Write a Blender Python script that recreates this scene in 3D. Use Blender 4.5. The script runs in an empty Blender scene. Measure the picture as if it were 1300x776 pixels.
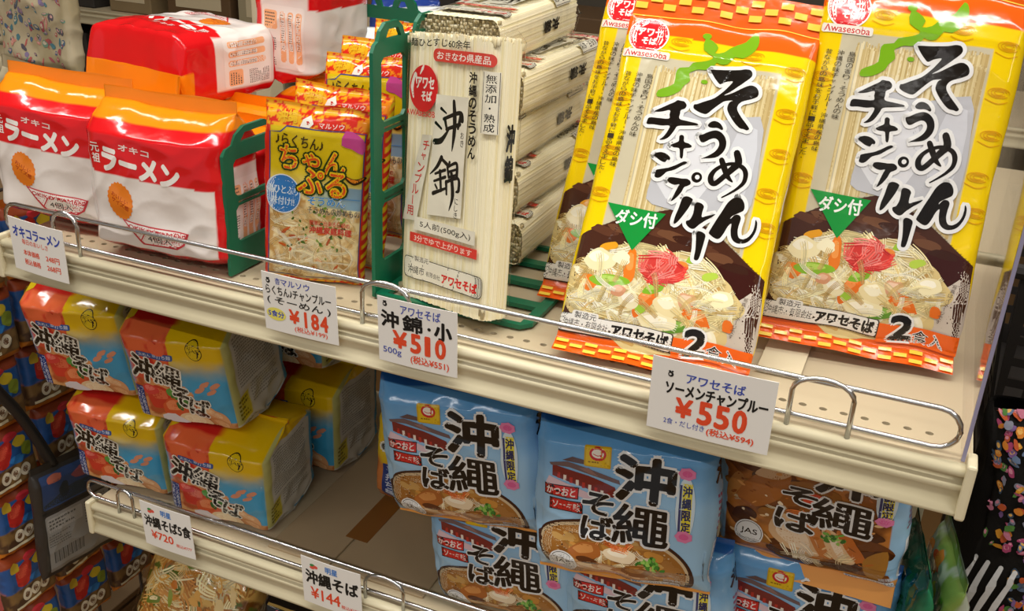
import bpy, bmesh, math, random
import numpy as np
from mathutils import Vector, Matrix
from mathutils.geometry import tessellate_polygon
pi = math.pi
scene = bpy.context.scene
C = scene.collection

# ------------------------------------------------------------------ camera
cam = bpy.data.cameras.new('camera'); cam_o = bpy.data.objects.new('camera', cam); C.objects.link(cam_o)
cam.sensor_width = 36.0; cam.lens = 35.34; cam.clip_start = .01; cam.clip_end = 60
cam_r = Vector((0.91782284, 0.39439427, 0.04532542)); cam_u = Vector((-0.19952065, 0.35956053, 0.91154141)); cam_f = Vector((-0.34320948, 0.84567688, -0.40870267))
cam_o.matrix_world = Matrix(((cam_r.x, cam_u.x, -cam_f.x, .82466178), (cam_r.y, cam_u.y, -cam_f.y, -.6693479), (cam_r.z, cam_u.z, -cam_f.z, .37048802), (0, 0, 0, 1)))
scene.camera = cam_o

# ------------------------------------------------------------------ world, lamps, exposure
wd = bpy.data.worlds.new('world'); scene.world = wd; wd.use_nodes = True
wd.node_tree.nodes['Background'].inputs[0].default_value = (1.0, .97, .93, 1)
wd.node_tree.nodes['Background'].inputs[1].default_value = .30
def area(name, loc, sx, sy, power, rot=(0, 0, 0), col=(1, .975, .93)):
    l = bpy.data.lights.new(name, 'AREA'); l.shape = 'RECTANGLE'; l.size = sx; l.size_y = sy; l.energy = power; l.color = col
    o = bpy.data.objects.new(name, l); o.location = loc; o.rotation_euler = rot; C.objects.link(o); return o
# rows of fluorescent tubes on the shop ceiling
area('ceiling_tube_light', (.4, -.42, 1.55), 3.2, .08, 34, (-.12, 0, 0))
area('ceiling_tube_light', (.4, .45, 1.62), 3.2, .10, 16)
area('ceiling_tube_light', (.2, -2.1, 1.6), 3.4, .12, 74, (-.5, 0, 0))
area('ceiling_tube_light', (2.6, -.3, 1.6), .2, 3.0, 20)
scene.view_settings.view_transform = 'Standard'; scene.view_settings.look = 'None'
scene.view_settings.exposure = 0.25; scene.view_settings.gamma = 1.0
scene.view_settings.use_curve_mapping = False

# ------------------------------------------------------------------ helpers
def lin(c):
    if isinstance(c, str):
        c = c.lstrip('#'); c = [int(c[i:i + 2], 16) / 255 for i in (0, 2, 4)]
    c = np.asarray(c, float)
    return np.where(c <= .04045, c / 12.92, ((c + .055) / 1.055) ** 2.4)
def mat(name, col, rough=.5, metal=0., bump=0., bscale=60., bdist=.002, var=0., vscale=8., coat=0., spec=.5):
    m = bpy.data.materials.new(name); m.use_nodes = True; nt = m.node_tree; b = nt.nodes['Principled BSDF']
    c = lin(col); b.inputs['Base Color'].default_value = (*c, 1); b.inputs['Roughness'].default_value = rough; b.inputs['Metallic'].default_value = metal
    b.inputs['Coat Weight'].default_value = coat; b.inputs['Specular IOR Level'].default_value = spec
    if bump or var: tc = nt.nodes.new('ShaderNodeTexCoord')
    if bump:
        n = nt.nodes.new('ShaderNodeTexNoise'); n.inputs['Scale'].default_value = bscale; n.inputs['Detail'].default_value = 3
        nt.links.new(tc.outputs['Object'], n.inputs['Vector'])
        bp = nt.nodes.new('ShaderNodeBump'); bp.inputs['Strength'].default_value = bump; bp.inputs['Distance'].default_value = bdist
        nt.links.new(n.outputs['Fac'], bp.inputs['Height']); nt.links.new(bp.outputs['Normal'], b.inputs['Normal'])
    if var:
        n2 = nt.nodes.new('ShaderNodeTexNoise'); n2.inputs['Scale'].default_value = vscale; n2.inputs['Detail'].default_value = 5
        nt.links.new(tc.outputs['Object'], n2.inputs['Vector'])
        mx = nt.nodes.new('ShaderNodeMix'); mx.data_type = 'RGBA'
        mx.inputs['A'].default_value = (*(c * (1 - var)), 1); mx.inputs['B'].default_value = (*np.minimum(1, c * (1 + var)), 1)
        nt.links.new(n2.outputs['Fac'], mx.inputs['Factor']); nt.links.new(mx.outputs['Result'], b.inputs['Base Color'])
    return m
def art_mat(name, rough=.3, bump=.25, bscale=45., bdist=.004, coat=.25, spec=.5):
    m = mat(name, (1, 1, 1), rough, 0, bump, bscale, bdist, coat=coat, spec=spec); nt = m.node_tree
    a = nt.nodes.new('ShaderNodeVertexColor'); a.layer_name = 'Col'
    nt.links.new(a.outputs['Color'], nt.nodes['Principled BSDF'].inputs['Base Color'])
    nt.nodes['Principled BSDF'].inputs['Coat Roughness'].default_value = .12
    return m
def clear_mat(name, tint, rough=.05, fac=.12, bump=.3, bscale=40):
    m = bpy.data.materials.new(name); m.use_nodes = True; nt = m.node_tree
    nt.nodes.remove(nt.nodes['Principled BSDF']); out = nt.nodes['Material Output']
    t = nt.nodes.new('ShaderNodeBsdfTransparent'); t.inputs['Color'].default_value = (*tint, 1)
    g = nt.nodes.new('ShaderNodeBsdfGlossy'); g.inputs['Roughness'].default_value = rough; g.inputs['Color'].default_value = (1, 1, 1, 1)
    mx = nt.nodes.new('ShaderNodeMixShader'); fr = nt.nodes.new('ShaderNodeFresnel'); ior = 1.0 + fac * 4
    gm = nt.nodes.new('ShaderNodeNewGeometry'); mr = nt.nodes.new('ShaderNodeMapRange'); mr.inputs['To Min'].default_value = ior; mr.inputs['To Max'].default_value = 1 / ior   # same reflectance from both sides of the sheet
    nt.links.new(gm.outputs['Backfacing'], mr.inputs['Value']); nt.links.new(mr.outputs['Result'], fr.inputs['IOR'])
    nt.links.new(fr.outputs[0], mx.inputs[0]); nt.links.new(t.outputs[0], mx.inputs[1]); nt.links.new(g.outputs[0], mx.inputs[2]); nt.links.new(mx.outputs[0], out.inputs[0])
    if bump:
        tc = nt.nodes.new('ShaderNodeTexCoord'); n = nt.nodes.new('ShaderNodeTexNoise'); n.inputs['Scale'].default_value = bscale; nt.links.new(tc.outputs['Object'], n.inputs['Vector'])
        bp = nt.nodes.new('ShaderNodeBump'); bp.inputs['Strength'].default_value = bump; bp.inputs['Distance'].default_value = .004
        nt.links.new(n.outputs['Fac'], bp.inputs['Height']); nt.links.new(bp.outputs['Normal'], g.inputs['Normal']); nt.links.new(bp.outputs['Normal'], fr.inputs['Normal'])
    return m
FILM = art_mat('printed_film', rough=.12, bump=.20, bscale=30., bdist=.005, coat=0., spec=.5); FILM_SOFT = art_mat('printed_paper', rough=.55, bump=0, coat=0, spec=.3)
FILM_FLAT = art_mat('printed_film_far', rough=.4, bump=.1, coat=.1)
CREAM = mat('cream_enamel', '#d9cfae', .35, var=.05, vscale=14, bump=.02, bscale=200)
DECK = mat('beige_deck', '#c3b394', .45, var=.06, vscale=10)
CHROME = mat('chrome_wire', '#c9c9c9', .18, 1.)
GREEN = mat('green_plastic', '#0b6a4a', .38, bump=.05, bscale=150)

def link(name, me, m=None, parent=None):
    o = bpy.data.objects.new(name, me); C.objects.link(o)
    if m is not None:
        for x in (m if isinstance(m, (list, tuple)) else [m]): me.materials.append(x)
    if parent is not None: o.parent = parent
    return o
def tag(o, label, cat, group=None):
    o['label'] = label; o['category'] = cat
    if group: o['group'] = group
    return o
def struct(o):
    o['kind'] = 'structure'; return o
def empty(name, loc=(0, 0, 0), rot=None):
    o = bpy.data.objects.new(name, None); o.empty_display_size = .02; C.objects.link(o); o.location = loc
    return o
def pose(o, x, y, z, yaw=0, lean=0, roll=0):
    M = Matrix.Rotation(yaw, 4, 'Z') @ Matrix.Rotation(-lean, 4, 'X') @ Matrix.Rotation(roll, 4, 'Y')
    o.matrix_world = Matrix.Translation((x, y, z)) @ M; return o
def dup(root, label, group=None):
    r = root.copy(); C.objects.link(r); r['label'] = label
    if group: r['group'] = group
    for ch in list(root.children):
        c = ch.copy(); C.objects.link(c); c.parent = r
        for g in list(ch.children):
            d = g.copy(); C.objects.link(d); d.parent = c
    return r
class MB:
    """collects simple solids into one mesh"""
    def __init__(s): s.bm = bmesh.new()
    def box(s, x0, y0, z0, x1, y1, z1, bev=0., M=None):
        r = bmesh.ops.create_cube(s.bm, size=1); vs = r['verts']
        bmesh.ops.scale(s.bm, vec=(x1 - x0, y1 - y0, z1 - z0), verts=vs); bmesh.ops.translate(s.bm, vec=((x0 + x1) / 2, (y0 + y1) / 2, (z0 + z1) / 2), verts=vs)
        if bev:
            es = list({e for v in vs for e in v.link_edges})
            rr = bmesh.ops.bevel(s.bm, geom=es, offset=bev, segments=2, affect='EDGES', profile=.5)
            vs = [v for v in rr['verts']] + [v for v in vs if v.is_valid]
        if M is not None: bmesh.ops.transform(s.bm, matrix=M, verts=list({v for v in vs if v.is_valid}))
        return s
    def tube(s, pts, rad, n=8, closed=False):
        pts = [Vector(p) for p in pts]; rings = []; N = len(pts)
        up = Vector((0, 0, 1))
        for i, p in enumerate(pts):
            a = pts[(i - 1) % N] if closed or i > 0 else p; b = pts[(i + 1) % N] if closed or i < N - 1 else p
            t = (b - a).normalized(); q = up if abs(t.dot(up)) < .95 else Vector((0, 1, 0))
            u = t.cross(q).normalized(); w = t.cross(u).normalized()
            rr = rad[i] if isinstance(rad, (list, tuple)) else rad
            rings.append([s.bm.verts.new(p + (u * math.cos(2 * pi * k / n) + w * math.sin(2 * pi * k / n)) * rr) for k in range(n)])
        for i in range(N if closed else N - 1):
            A, B = rings[i], rings[(i + 1) % N]
            for k in range(n): s.bm.faces.new((A[k], A[(k + 1) % n], B[(k + 1) % n], B[k]))
        if not closed: s.bm.faces.new(rings[0][::-1]); s.bm.faces.new(rings[-1])
        return s
    def prism(s, prof, x0, x1):
        """profile in (y,z), extruded along x"""
        A = [s.bm.verts.new((x0, y, z)) for y, z in prof]; B = [s.bm.verts.new((x1, y, z)) for y, z in prof]; n = len(prof)
        for i in range(n): s.bm.faces.new((A[i], A[(i + 1) % n], B[(i + 1) % n], B[i]))
        s.bm.faces.new(A[::-1]); s.bm.faces.new(B); return s
    def plate(s, outer, holes, t, M):
        """flat plate with holes: outline in (a,b), thickness t along the third axis, then matrix M"""
        polys = [[Vector((a, b, 0)) for a, b in outer]] + [[Vector((a, b, 0)) for a, b in h] for h in holes]
        flat = [p for q in polys for p in q]; tri = tessellate_polygon(polys)
        F = [s.bm.verts.new(M @ Vector((p.x, p.y, t / 2))) for p in flat]; G = [s.bm.verts.new(M @ Vector((p.x, p.y, -t / 2))) for p in flat]
        for a, b, c in tri:
            s.bm.faces.new((F[a], F[b], F[c])); s.bm.faces.new((G[c], G[b], G[a]))
        k = 0
        for q in polys:
            n = len(q)
            for i in range(n):
                a, b = k + i, k + (i + 1) % n
                s.bm.faces.new((F[a], F[b], G[b], G[a]))
            k += n
        return s
    def build(s, name, m, parent=None, smooth=False):
        bmesh.ops.recalc_face_normals(s.bm, faces=s.bm.faces)
        me = bpy.data.meshes.new(name); s.bm.to_mesh(me); s.bm.free()
        if smooth:
            for p in me.polygons: p.use_smooth = True
        return link(name, me, m, parent)
def catmull(P, n=6, closed=False):
    P = np.asarray(P, float); N = len(P); out = []
    if N < 3 and not closed: return P
    for i in range(N if closed else N - 1):
        if closed: a, b, c, d = P[(i - 1) % N], P[i], P[(i + 1) % N], P[(i + 2) % N]
        else: a, b, c, d = P[max(i - 1, 0)], P[i], P[i + 1], P[min(i + 2, N - 1)]
        for k in range(n):
            t = k / n
            out.append(.5 * (2 * b + (c - a) * t + (2 * a - 5 * b + 4 * c - d) * t * t + (3 * b - a - 3 * c + d) * t ** 3))
    if not closed: out.append(P[-1])
    return np.array(out)
def vnoise(x, y, seed=0):
    """smooth value noise, vectorised"""
    rng = np.random.default_rng(seed); T = rng.random((64, 64)) * 2 - 1
    xi = np.floor(x).astype(int); yi = np.floor(y).astype(int); fx = x - xi; fy = y - yi
    fx = fx * fx * (3 - 2 * fx); fy = fy * fy * (3 - 2 * fy)
    g = lambda a, b: T[a % 64, b % 64]
    return (g(xi, yi) * (1 - fx) + g(xi + 1, yi) * fx) * (1 - fy) + (g(xi, yi + 1) * (1 - fx) + g(xi + 1, yi + 1) * fx) * fy
def fbm(x, y, seed=0, o=4):
    return sum(vnoise(x * 2 ** k, y * 2 ** k, seed + k) * .5 ** k for k in range(o))
def smooth(a, b, x):
    t = np.clip((x - a) / (b - a), 0, 1); return t * t * (3 - 2 * t)
def mixc(c0, c1, f): return c0 + (c1 - c0) * np.asarray(f)[..., None]

# ------------------------------------------------------------------ lettering
_tc = bpy.data.curves.new('lettering', 'FONT'); _to = bpy.data.objects.new('lettering', _tc); C.objects.link(_to)
_tc.resolution_u = 3
_cache = {}
def glyphs(s, off=0.):
    k = (s, round(off, 4))
    if k not in _cache:
        _tc.body = s; _tc.offset = off
        bpy.context.view_layer.update(); dg = bpy.context.evaluated_depsgraph_get()
        ev = _to.evaluated_get(dg); me = ev.to_mesh()
        me.calc_loop_triangles()
        v = np.zeros(len(me.vertices) * 3); me.vertices.foreach_get('co', v); v = v.reshape(-1, 3)[:, :2]
        t = np.zeros(len(me.loop_triangles) * 3, int); me.loop_triangles.foreach_get('vertices', t)
        _cache[k] = v[t].reshape(-1, 3, 2).copy(); ev.to_mesh_clear()
    return _cache[k]

class Art:
    """flat print in metres: u to the right from the left edge, v up; every entry is triangles + colour + level"""
    def __init__(s, w, h): s.w, s.h = w, h; s.T = []; s.lv = 0; s.xf = None
    def P(s, pts): return np.asarray(pts, float).reshape(-1, 2) * (s.w, s.h)
    def add(s, tris, col, lv=None):
        if lv is None: s.lv += 1; lv = s.lv
        if s.xf is not None: tris = s.xf(tris.reshape(-1, 2)).reshape(-1, 3, 2)
        # counter-clockwise
        a = tris[:, 1] - tris[:, 0]; b = tris[:, 2] - tris[:, 0]; cr = a[:, 0] * b[:, 1] - a[:, 1] * b[:, 0]
        tris = tris.copy(); f = cr < 0; tris[f] = tris[f][:, ::-1]; tris = tris[np.abs(cr) > 1e-13]
        if len(tris): s.T.append((tris, lin(col), lv))
    def polym(s, pts, col, lv=None):
        t = tessellate_polygon([[Vector((p[0], p[1], 0)) for p in pts]])
        pts = np.asarray(pts, float)
        if t: s.add(pts[np.array(t)], col, lv)
    def poly(s, pts, col, sm=0, lv=None):
        p = s.P(pts)
        if sm: p = catmull(p, sm, True)
        s.polym(p, col, lv)
    def rect(s, u0, v0, u1, v1, col, r=0., lv=None):
        x0, y0, x1, y1 = u0 * s.w, v0 * s.h, u1 * s.w, v1 * s.h
        if r <= 0: return s.polym([(x0, y0), (x1, y0), (x1, y1), (x0, y1)], col, lv)
        pts = []
        for cx, cy, a in ((x1 - r, y1 - r, 0), (x0 + r, y1 - r, pi / 2), (x0 + r, y0 + r, pi), (x1 - r, y0 + r, 1.5 * pi)):
            pts += [(cx + r * math.cos(a + k * pi / 10), cy + r * math.sin(a + k * pi / 10)) for k in range(6)]
        s.polym(pts, col, lv)
    def ell(s, u, v, ru, rv, col, n=36, rot=0., lv=None, jag=0):
        """radii in metres"""
        a = np.arange(n) * 2 * pi / n; q = 1 + jag * (np.arange(n) % 2)
        x = ru * np.cos(a) * q; y = rv * np.sin(a) * q; c, d = math.cos(rot), math.sin(rot)
        s.polym(np.stack([u * s.w + c * x - d * y, v * s.h + d * x + c * y], 1), col, lv)
    def strip(s, p, wd, col, lv=None, cap=True):
        """ribbon along metric points with widths"""
        p = np.asarray(p, float); n = len(p); wd = np.interp(np.linspace(0, 1, n), np.linspace(0, 1, len(np.atleast_1d(wd))), np.atleast_1d(wd)) / 2
        t = np.gradient(p, axis=0); t /= np.linalg.norm(t, axis=1)[:, None] + 1e-12; nn = np.stack([-t[:, 1], t[:, 0]], 1)
        L = p + nn * wd[:, None]; Rr = p - nn * wd[:, None]
        tr = [np.stack([Rr[:-1], Rr[1:], L[1:]], 1), np.stack([Rr[:-1], L[1:], L[:-1]], 1)]
        if cap:
            a = np.arange(8) * 2 * pi / 8
            for q, r in ((p[0], wd[0]), (p[-1], wd[-1])):
                c = q + np.stack([np.cos(a), np.sin(a)], 1) * r
                tr.append(np.stack([np.repeat(q[None], 8, 0), c, np.roll(c, -1, 0)], 1))
        s.add(np.concatenate(tr), col, lv)
    def stroke(s, pts, wd, col, n=6, lv=None): s.strip(catmull(s.P(pts), n), wd, col, lv)
    def outline(s, pts, wd, col, sm=3, lv=None):
        p = s.P(pts)
        if sm: p = catmull(p, sm, True)
        p = np.concatenate([p, p[:1]]); s.strip(p, wd, col, lv)
    def brush(s, polys, col, ocol=None, ow=0., sm=3):
        if ocol is not None:
            for p in polys: s.outline(p, ow, ocol, sm); 
        for p in polys: s.poly(p, col, sm)
    def text(s, st, u0, v0, u1, v1, col, bold=0., ocol=None, ow=0., rot=0., shear=0., fitw=True):
        """one line fitted into the box"""
        B = glyphs(st, 0.); lo = B.reshape(-1, 2).min(0); hi = B.reshape(-1, 2).max(0)
        x0, y0, x1, y1 = u0 * s.w, v0 * s.h, u1 * s.w, v1 * s.h
        sc = np.array([(x1 - x0) / (hi[0] - lo[0]), (y1 - y0) / (hi[1] - lo[1])])
        if not fitw: sc[0] = sc[1] = min(sc)
        c = np.array([(x0 + x1) / 2, (y0 + y1) / 2]); m = (lo + hi) / 2; ca, sa = math.cos(rot), math.sin(rot)
        def put(G, cc, dil):
            q = (G.reshape(-1, 2) - m) * sc; q[:, 0] += shear * q[:, 1]
            q = (np.stack([ca * q[:, 0] - sa * q[:, 1], sa * q[:, 0] + ca * q[:, 1]], 1) + c).reshape(-1, 3, 2)
            s.add(q, cc)
            if dil > 0:      # heavier strokes: the same glyph shifted round a small circle
                dm = dil * (.7 * sc.min() + .3 * sc.mean()); lv = s.lv; nn = 6 if dil < .03 else 10
                for i in range(nn):
                    a_ = 2 * pi * i / nn; s.add(q + np.array([math.cos(a_), math.sin(a_)]) * dm, cc, lv + .06 * (i + 1))
        if ocol is not None: put(B, ocol, bold + ow)
        put(B, col, bold)
    def vtext(s, st, u, v1, v0, wd, col, bold=0., ocol=None, ow=0., du=0.):
        """characters stacked downwards, centre u, width wd (in u); du shifts the foot sideways"""
        n = len(st); hh = (v1 - v0) / n
        for i, ch in enumerate(st):
            if ch in ' 　': continue
            uu = u + du * i / max(1, n - 1); vc = v1 - hh * (i + .5); k = .5
            if ch in 'ー―': s.rect(uu - wd * .06, vc - hh * .4, uu + wd * .06, vc + hh * .4, col); continue
            if ch in '・。、': s.ell(uu, vc, wd * s.w * .09, wd * s.w * .09, col, 10); continue
            f = .7 if ch in 'ャゃッっュュ' else 1.
            s.text(ch, uu - wd * .5 * f, vc - hh * .43 * f, uu + wd * .5 * f, vc + hh * .43 * f, col, bold, ocol, ow)
    def lines(s, u0, v0, u1, v1, n, col, seed=0, t=.55, fill=.9):
        """rows of tiny unreadable print"""
        rng = np.random.default_rng(seed); dv = (v1 - v0) / n
        lv = s.lv + 1; s.lv = lv
        for i in range(n):
            v = v1 - dv * (i + .5); u = u0; end = u0 + (u1 - u0) * (rng.uniform(.55, 1) if rng.random() < .4 else 1) * fill
            while u < end:
                l = dv * s.h / s.w * rng.uniform(.45, .8); s.rect(u, v - dv * t / 2, min(u + l, end), v + dv * t / 2 * rng.uniform(.5, 1), col, lv=lv); u += l * rng.uniform(1.2, 1.6)
    def noodles(s, inside, n, pal, seed=0, ln=.03, wd=(.0009, .0016), box=(0, 0, 1, 1), curl=14., lvs=24, bund=4):
        rng = np.random.default_rng(seed); L0 = s.lv + 1; s.lv += lvs; u0, v0, u1, v1 = box; k = 0; tries = 0
        while k < n and tries < n * 8:
            tries += 1
            p = np.array([rng.uniform(u0, u1) * s.w, rng.uniform(v0, v1) * s.h]); a = rng.uniform(0, 2 * pi); cv = rng.normal(0, curl) ; pts = []
            for i in range(12):
                if not inside(p[0] / s.w, p[1] / s.h): break
                pts.append(p.copy()); a += cv * ln / 12 * 4 * .4; cv += rng.normal(0, curl * .5); p = p + np.array([math.cos(a), math.sin(a) * .8]) * ln / 11
            if len(pts) < 5: continue
            w = rng.uniform(*wd); c = np.array(lin(pal[rng.integers(len(pal))])) * rng.uniform(.85, 1.1)
            c = np.clip(c, 0, 1); cs = np.where(c <= .0031308, c * 12.92, 1.055 * c ** (1 / 2.4) - .055)
            pts = np.array(pts); tt = np.gradient(pts, axis=0); tt /= np.linalg.norm(tt, axis=1)[:, None] + 1e-9; nn = np.stack([-tt[:, 1], tt[:, 0]], 1); spread = np.linspace(.9, 1.5, len(pts))[:, None]
            for b_ in range(int(rng.integers(2, bund + 1)) if bund > 1 else 1):
                sh = rng.uniform(.88, 1.08); s.strip(pts + nn * spread * (b_ - bund / 2) * w * 1.25, [w * .7, w, w * .6], np.clip(cs * sh, 0, 1), L0 + k % lvs, cap=False); k += 1
    def chunk(s, u, v, ru, rv, col, seed=0, rot=0., hi=None, n=9):
        rng = np.random.default_rng(seed); a = np.sort(np.arange(n) * 2 * pi / n + rng.normal(0, .15, n)); q = rng.uniform(.8, 1.1, n)
        x = ru * np.cos(a) * q; y = rv * np.sin(a) * q; c, d = math.cos(rot), math.sin(rot)
        P = np.stack([u * s.w + c * x - d * y, v * s.h + d * x + c * y], 1); s.polym(catmull(P, 3, True), col)
        if hi: P2 = (P - (u * s.w, v * s.h)) * (.62, .5) + (u * s.w - ru * .1, v * s.h + rv * .22); s.polym(catmull(P2, 3, True), hi)

def split(tri, L):
    """bisect long triangles until every edge is below L"""
    done = []; cur = tri
    for _ in range(14):
        e = np.linalg.norm(cur - np.roll(cur, -1, 1), axis=2); big = e.max(1) > L
        done.append(cur[~big]); cur = cur[big]
        if not len(cur): break
        e = e[big]; k = e.argmax(1); idx = np.arange(len(cur))
        a, b, c = cur[idx, k], cur[idx, (k + 1) % 3], cur[idx, (k + 2) % 3]; m = (a + b) / 2
        cur = np.concatenate([np.stack([a, m, c], 1), np.stack([m, b, c], 1)])
    if len(cur): done.append(cur)
    return np.concatenate(done)
def mesh_cols(name, V, F, col):
    """V verts, F list of (faces array), col per vertex"""
    me = bpy.data.meshes.new(name); nv = len(V)
    me.vertices.add(nv); me.vertices.foreach_set('co', np.asarray(V, np.float32).ravel())
    tot = sum(f.size for f in F); npoly = sum(len(f) for f in F)
    me.loops.add(tot); me.polygons.add(npoly)
    me.loops.foreach_set('vertex_index', np.concatenate([f.ravel() for f in F]).astype(np.int32))
    st = []; k = 0
    for f in F: st.append(k + np.arange(len(f)) * f.shape[1]); k += f.size
    me.polygons.foreach_set('loop_start', np.concatenate(st).astype(np.int32))
    me.polygons.foreach_set('use_smooth', np.ones(npoly, bool))
    me.update(calc_edges=True)
    a = me.color_attributes.new('Col', 'FLOAT_COLOR', 'POINT')
    a.data.foreach_set('color', np.concatenate([np.asarray(col, np.float32), np.ones((nv, 1), np.float32)], 1).ravel())
    me.validate(); return me

class Bag:
    """film bag: a closed tube of rounded-rectangle section, pinched flat at both ends.
    s in [0,1] is the front, [1,1+k] the right side, then the back and the left side; v in [0,1] is the printed height, seals lie beyond."""
    def __init__(s, w, h, d, r=.012, k=None, b=.05, t=.05, sb=.03, st=.03, grow=0., bulge=.0, wr=.0006, wf=3., crimp=.0008, seed=1, deform=None, pw=.5, mind=.0012, pinch=0.):
        s.__dict__.update(w=w, h=h, d=d, r=r, k=(k if k else d / w), b=b, t=t, sb=sb, st=st, grow=grow, bulge=bulge, wr=wr, wf=wf, crimp=crimp, seed=seed, deform=deform, pw=pw, mind=mind, pinch=pinch)
        s.per = 2 + 2 * s.k
    def raw(s, S, V):
        S = np.mod(S, s.per); V = np.asarray(V, float)
        q = np.clip(V / s.b, 0, 1) ** s.pw if s.b else np.ones_like(V); q2 = np.clip((1 - V) / s.t, 0, 1) ** s.pw if s.t else np.ones_like(V)
        q = np.minimum(q, q2)
        D = np.maximum(s.mind / 2, s.d / 2 * q); W = s.w / 2 + (s.d / 2 - D) * s.grow - s.pinch * s.w * (1 - (2 * V - 1) ** 2) * .5
        r = np.minimum(np.minimum(s.r, D * .98), W * .98)
        k = s.k; seg = np.where(S < 1, 0, np.where(S < 1 + k, 1, np.where(S < 2 + k, 2, 3)))
        loc = np.where(seg == 0, S, np.where(seg == 1, (S - 1) / k, np.where(seg == 2, S - 1 - k, (S - 2 - k) / k))) - .5
        half = np.where(seg % 2 == 0, W, D); oth = np.where(seg % 2 == 0, D, W)
        Lh = (half - r) + r * pi / 4; t = loc * 2 * Lh; st = half - r; ex = np.maximum(np.abs(t) - st, 0); a = ex / r; sg = np.sign(t)
        al = np.where(ex > 0, sg * (st + r * np.sin(a)), t); out = oth - r * (1 - np.cos(a))
        bl = s.bulge * (1 - (2 * loc) ** 2) * np.clip(q, 0, 1) * np.clip(4 * V * (1 - V), 0, 1) * np.where(seg % 2 == 0, 1, .6); out = out + bl
        x = np.where(seg == 0, al, np.where(seg == 1, out, np.where(seg == 2, -al, -out)))
        y = np.where(seg == 0, -out, np.where(seg == 1, al, np.where(seg == 2, out, -al)))
        # creases
        amp = s.wr * np.clip(q * 1.4, 0, 1)
        ang = S / s.per
        n = vnoise(S * s.wf + V * 2.2 * s.wf * .6, V * s.wf * 1.1 - S * 1.3, s.seed) + .5 * (1 - 2 * np.abs(vnoise(S * s.wf * 1.8 - V * s.wf * 1.5, V * s.wf * 2.3 + S * 2, s.seed + 9)))
        ed = np.exp(-np.minimum(np.abs(V - 0) / .10, np.abs(1 - V) / .12))
        n2 = vnoise(S * 9 + .6 * V, V * 2 + 7, s.seed + 3)
        disp = amp * n + s.crimp * n2 * ed * np.clip(q * 3, .15, 1)
        nx = np.where(seg == 1, 1., np.where(seg == 3, -1., 0.)); ny = np.where(seg == 0, -1., np.where(seg == 2, 1., 0.))
        x = x + nx * disp; y = y + ny * disp
        z = V * s.h + s.crimp * 1.2 * vnoise(S * 5, V * 0 + 3, s.seed + 5) * ed
        out_ = np.stack([x, y, z], -1)
        if s.deform is not None: out_ = s.deform(out_, S, V)
        return out_
    def pos(s, S, V, off=0.):
        P = s.raw(S, V)
        if np.any(off):
            e = 4e-4; ds = s.raw(S + e, V) - s.raw(S - e, V); dv = s.raw(S, V + e) - s.raw(S, V - e)
            n = np.cross(ds, dv); n /= np.linalg.norm(n, axis=-1, keepdims=True) + 1e-12
            P = P + n * np.asarray(off)[..., None]
        return P
    def part(s, name, v0, v1, base, arts, parent, m=None, step=.0014, side=.003, L=.0026, capb=False):
        """mesh of the tube between v0 and v1 with its print; arts: list of (Art, s offset, v offset)"""
        nf = max(8, int(s.w / step)); nk = max(3, int(s.d / side)); nb = max(6, int(s.w / .006))
        S = np.concatenate([np.linspace(0, 1, nf, endpoint=False), 1 + np.linspace(0, s.k, nk, endpoint=False), 1 + s.k + np.linspace(0, 1, nb, endpoint=False), 2 + s.k + np.linspace(0, s.k, nk, endpoint=False)])
        nv = max(3, int((v1 - v0) * s.h / step)); Vv = np.linspace(v0, v1, nv + 1); ns = len(S)
        SS, VV = np.meshgrid(S, Vv); P = s.pos(SS, VV).reshape(-1, 3); col = base(SS, VV).reshape(-1, 3)
        i = np.arange(ns)[None, :]; j = np.arange(nv)[:, None]; a = j * ns + i; b = j * ns + (i + 1) % ns
        F = [np.stack([a, b, b + ns, a + ns], -1).reshape(-1, 4)]
        cv = [P]; cc = [col]; n0 = len(P); tf = []
        for A, so, vo in arts:
            for tr, c, lv in A.T:
                vm = tr[:, :, 1].mean(1) / s.h + vo; tr = tr[(vm >= v0 - 1e-6) & (vm < v1 + 1e-6)]
                if not len(tr): continue
                tr = split(tr, L); q = tr.reshape(-1, 2); Pp = s.pos(q[:, 0] / s.w + so, q[:, 1] / s.h + vo, np.full(len(q), 2.2e-4 + lv * 3e-6))
                cv.append(Pp); cc.append(np.repeat(c[None], len(Pp), 0)); tf.append(n0 + np.arange(len(Pp)).reshape(-1, 3)); n0 += len(Pp)
        if tf: F.append(np.concatenate(tf))
        me = mesh_cols(name, np.concatenate(cv), F, np.concatenate(cc))
        return link(name, me, m or FILM, parent)
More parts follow.
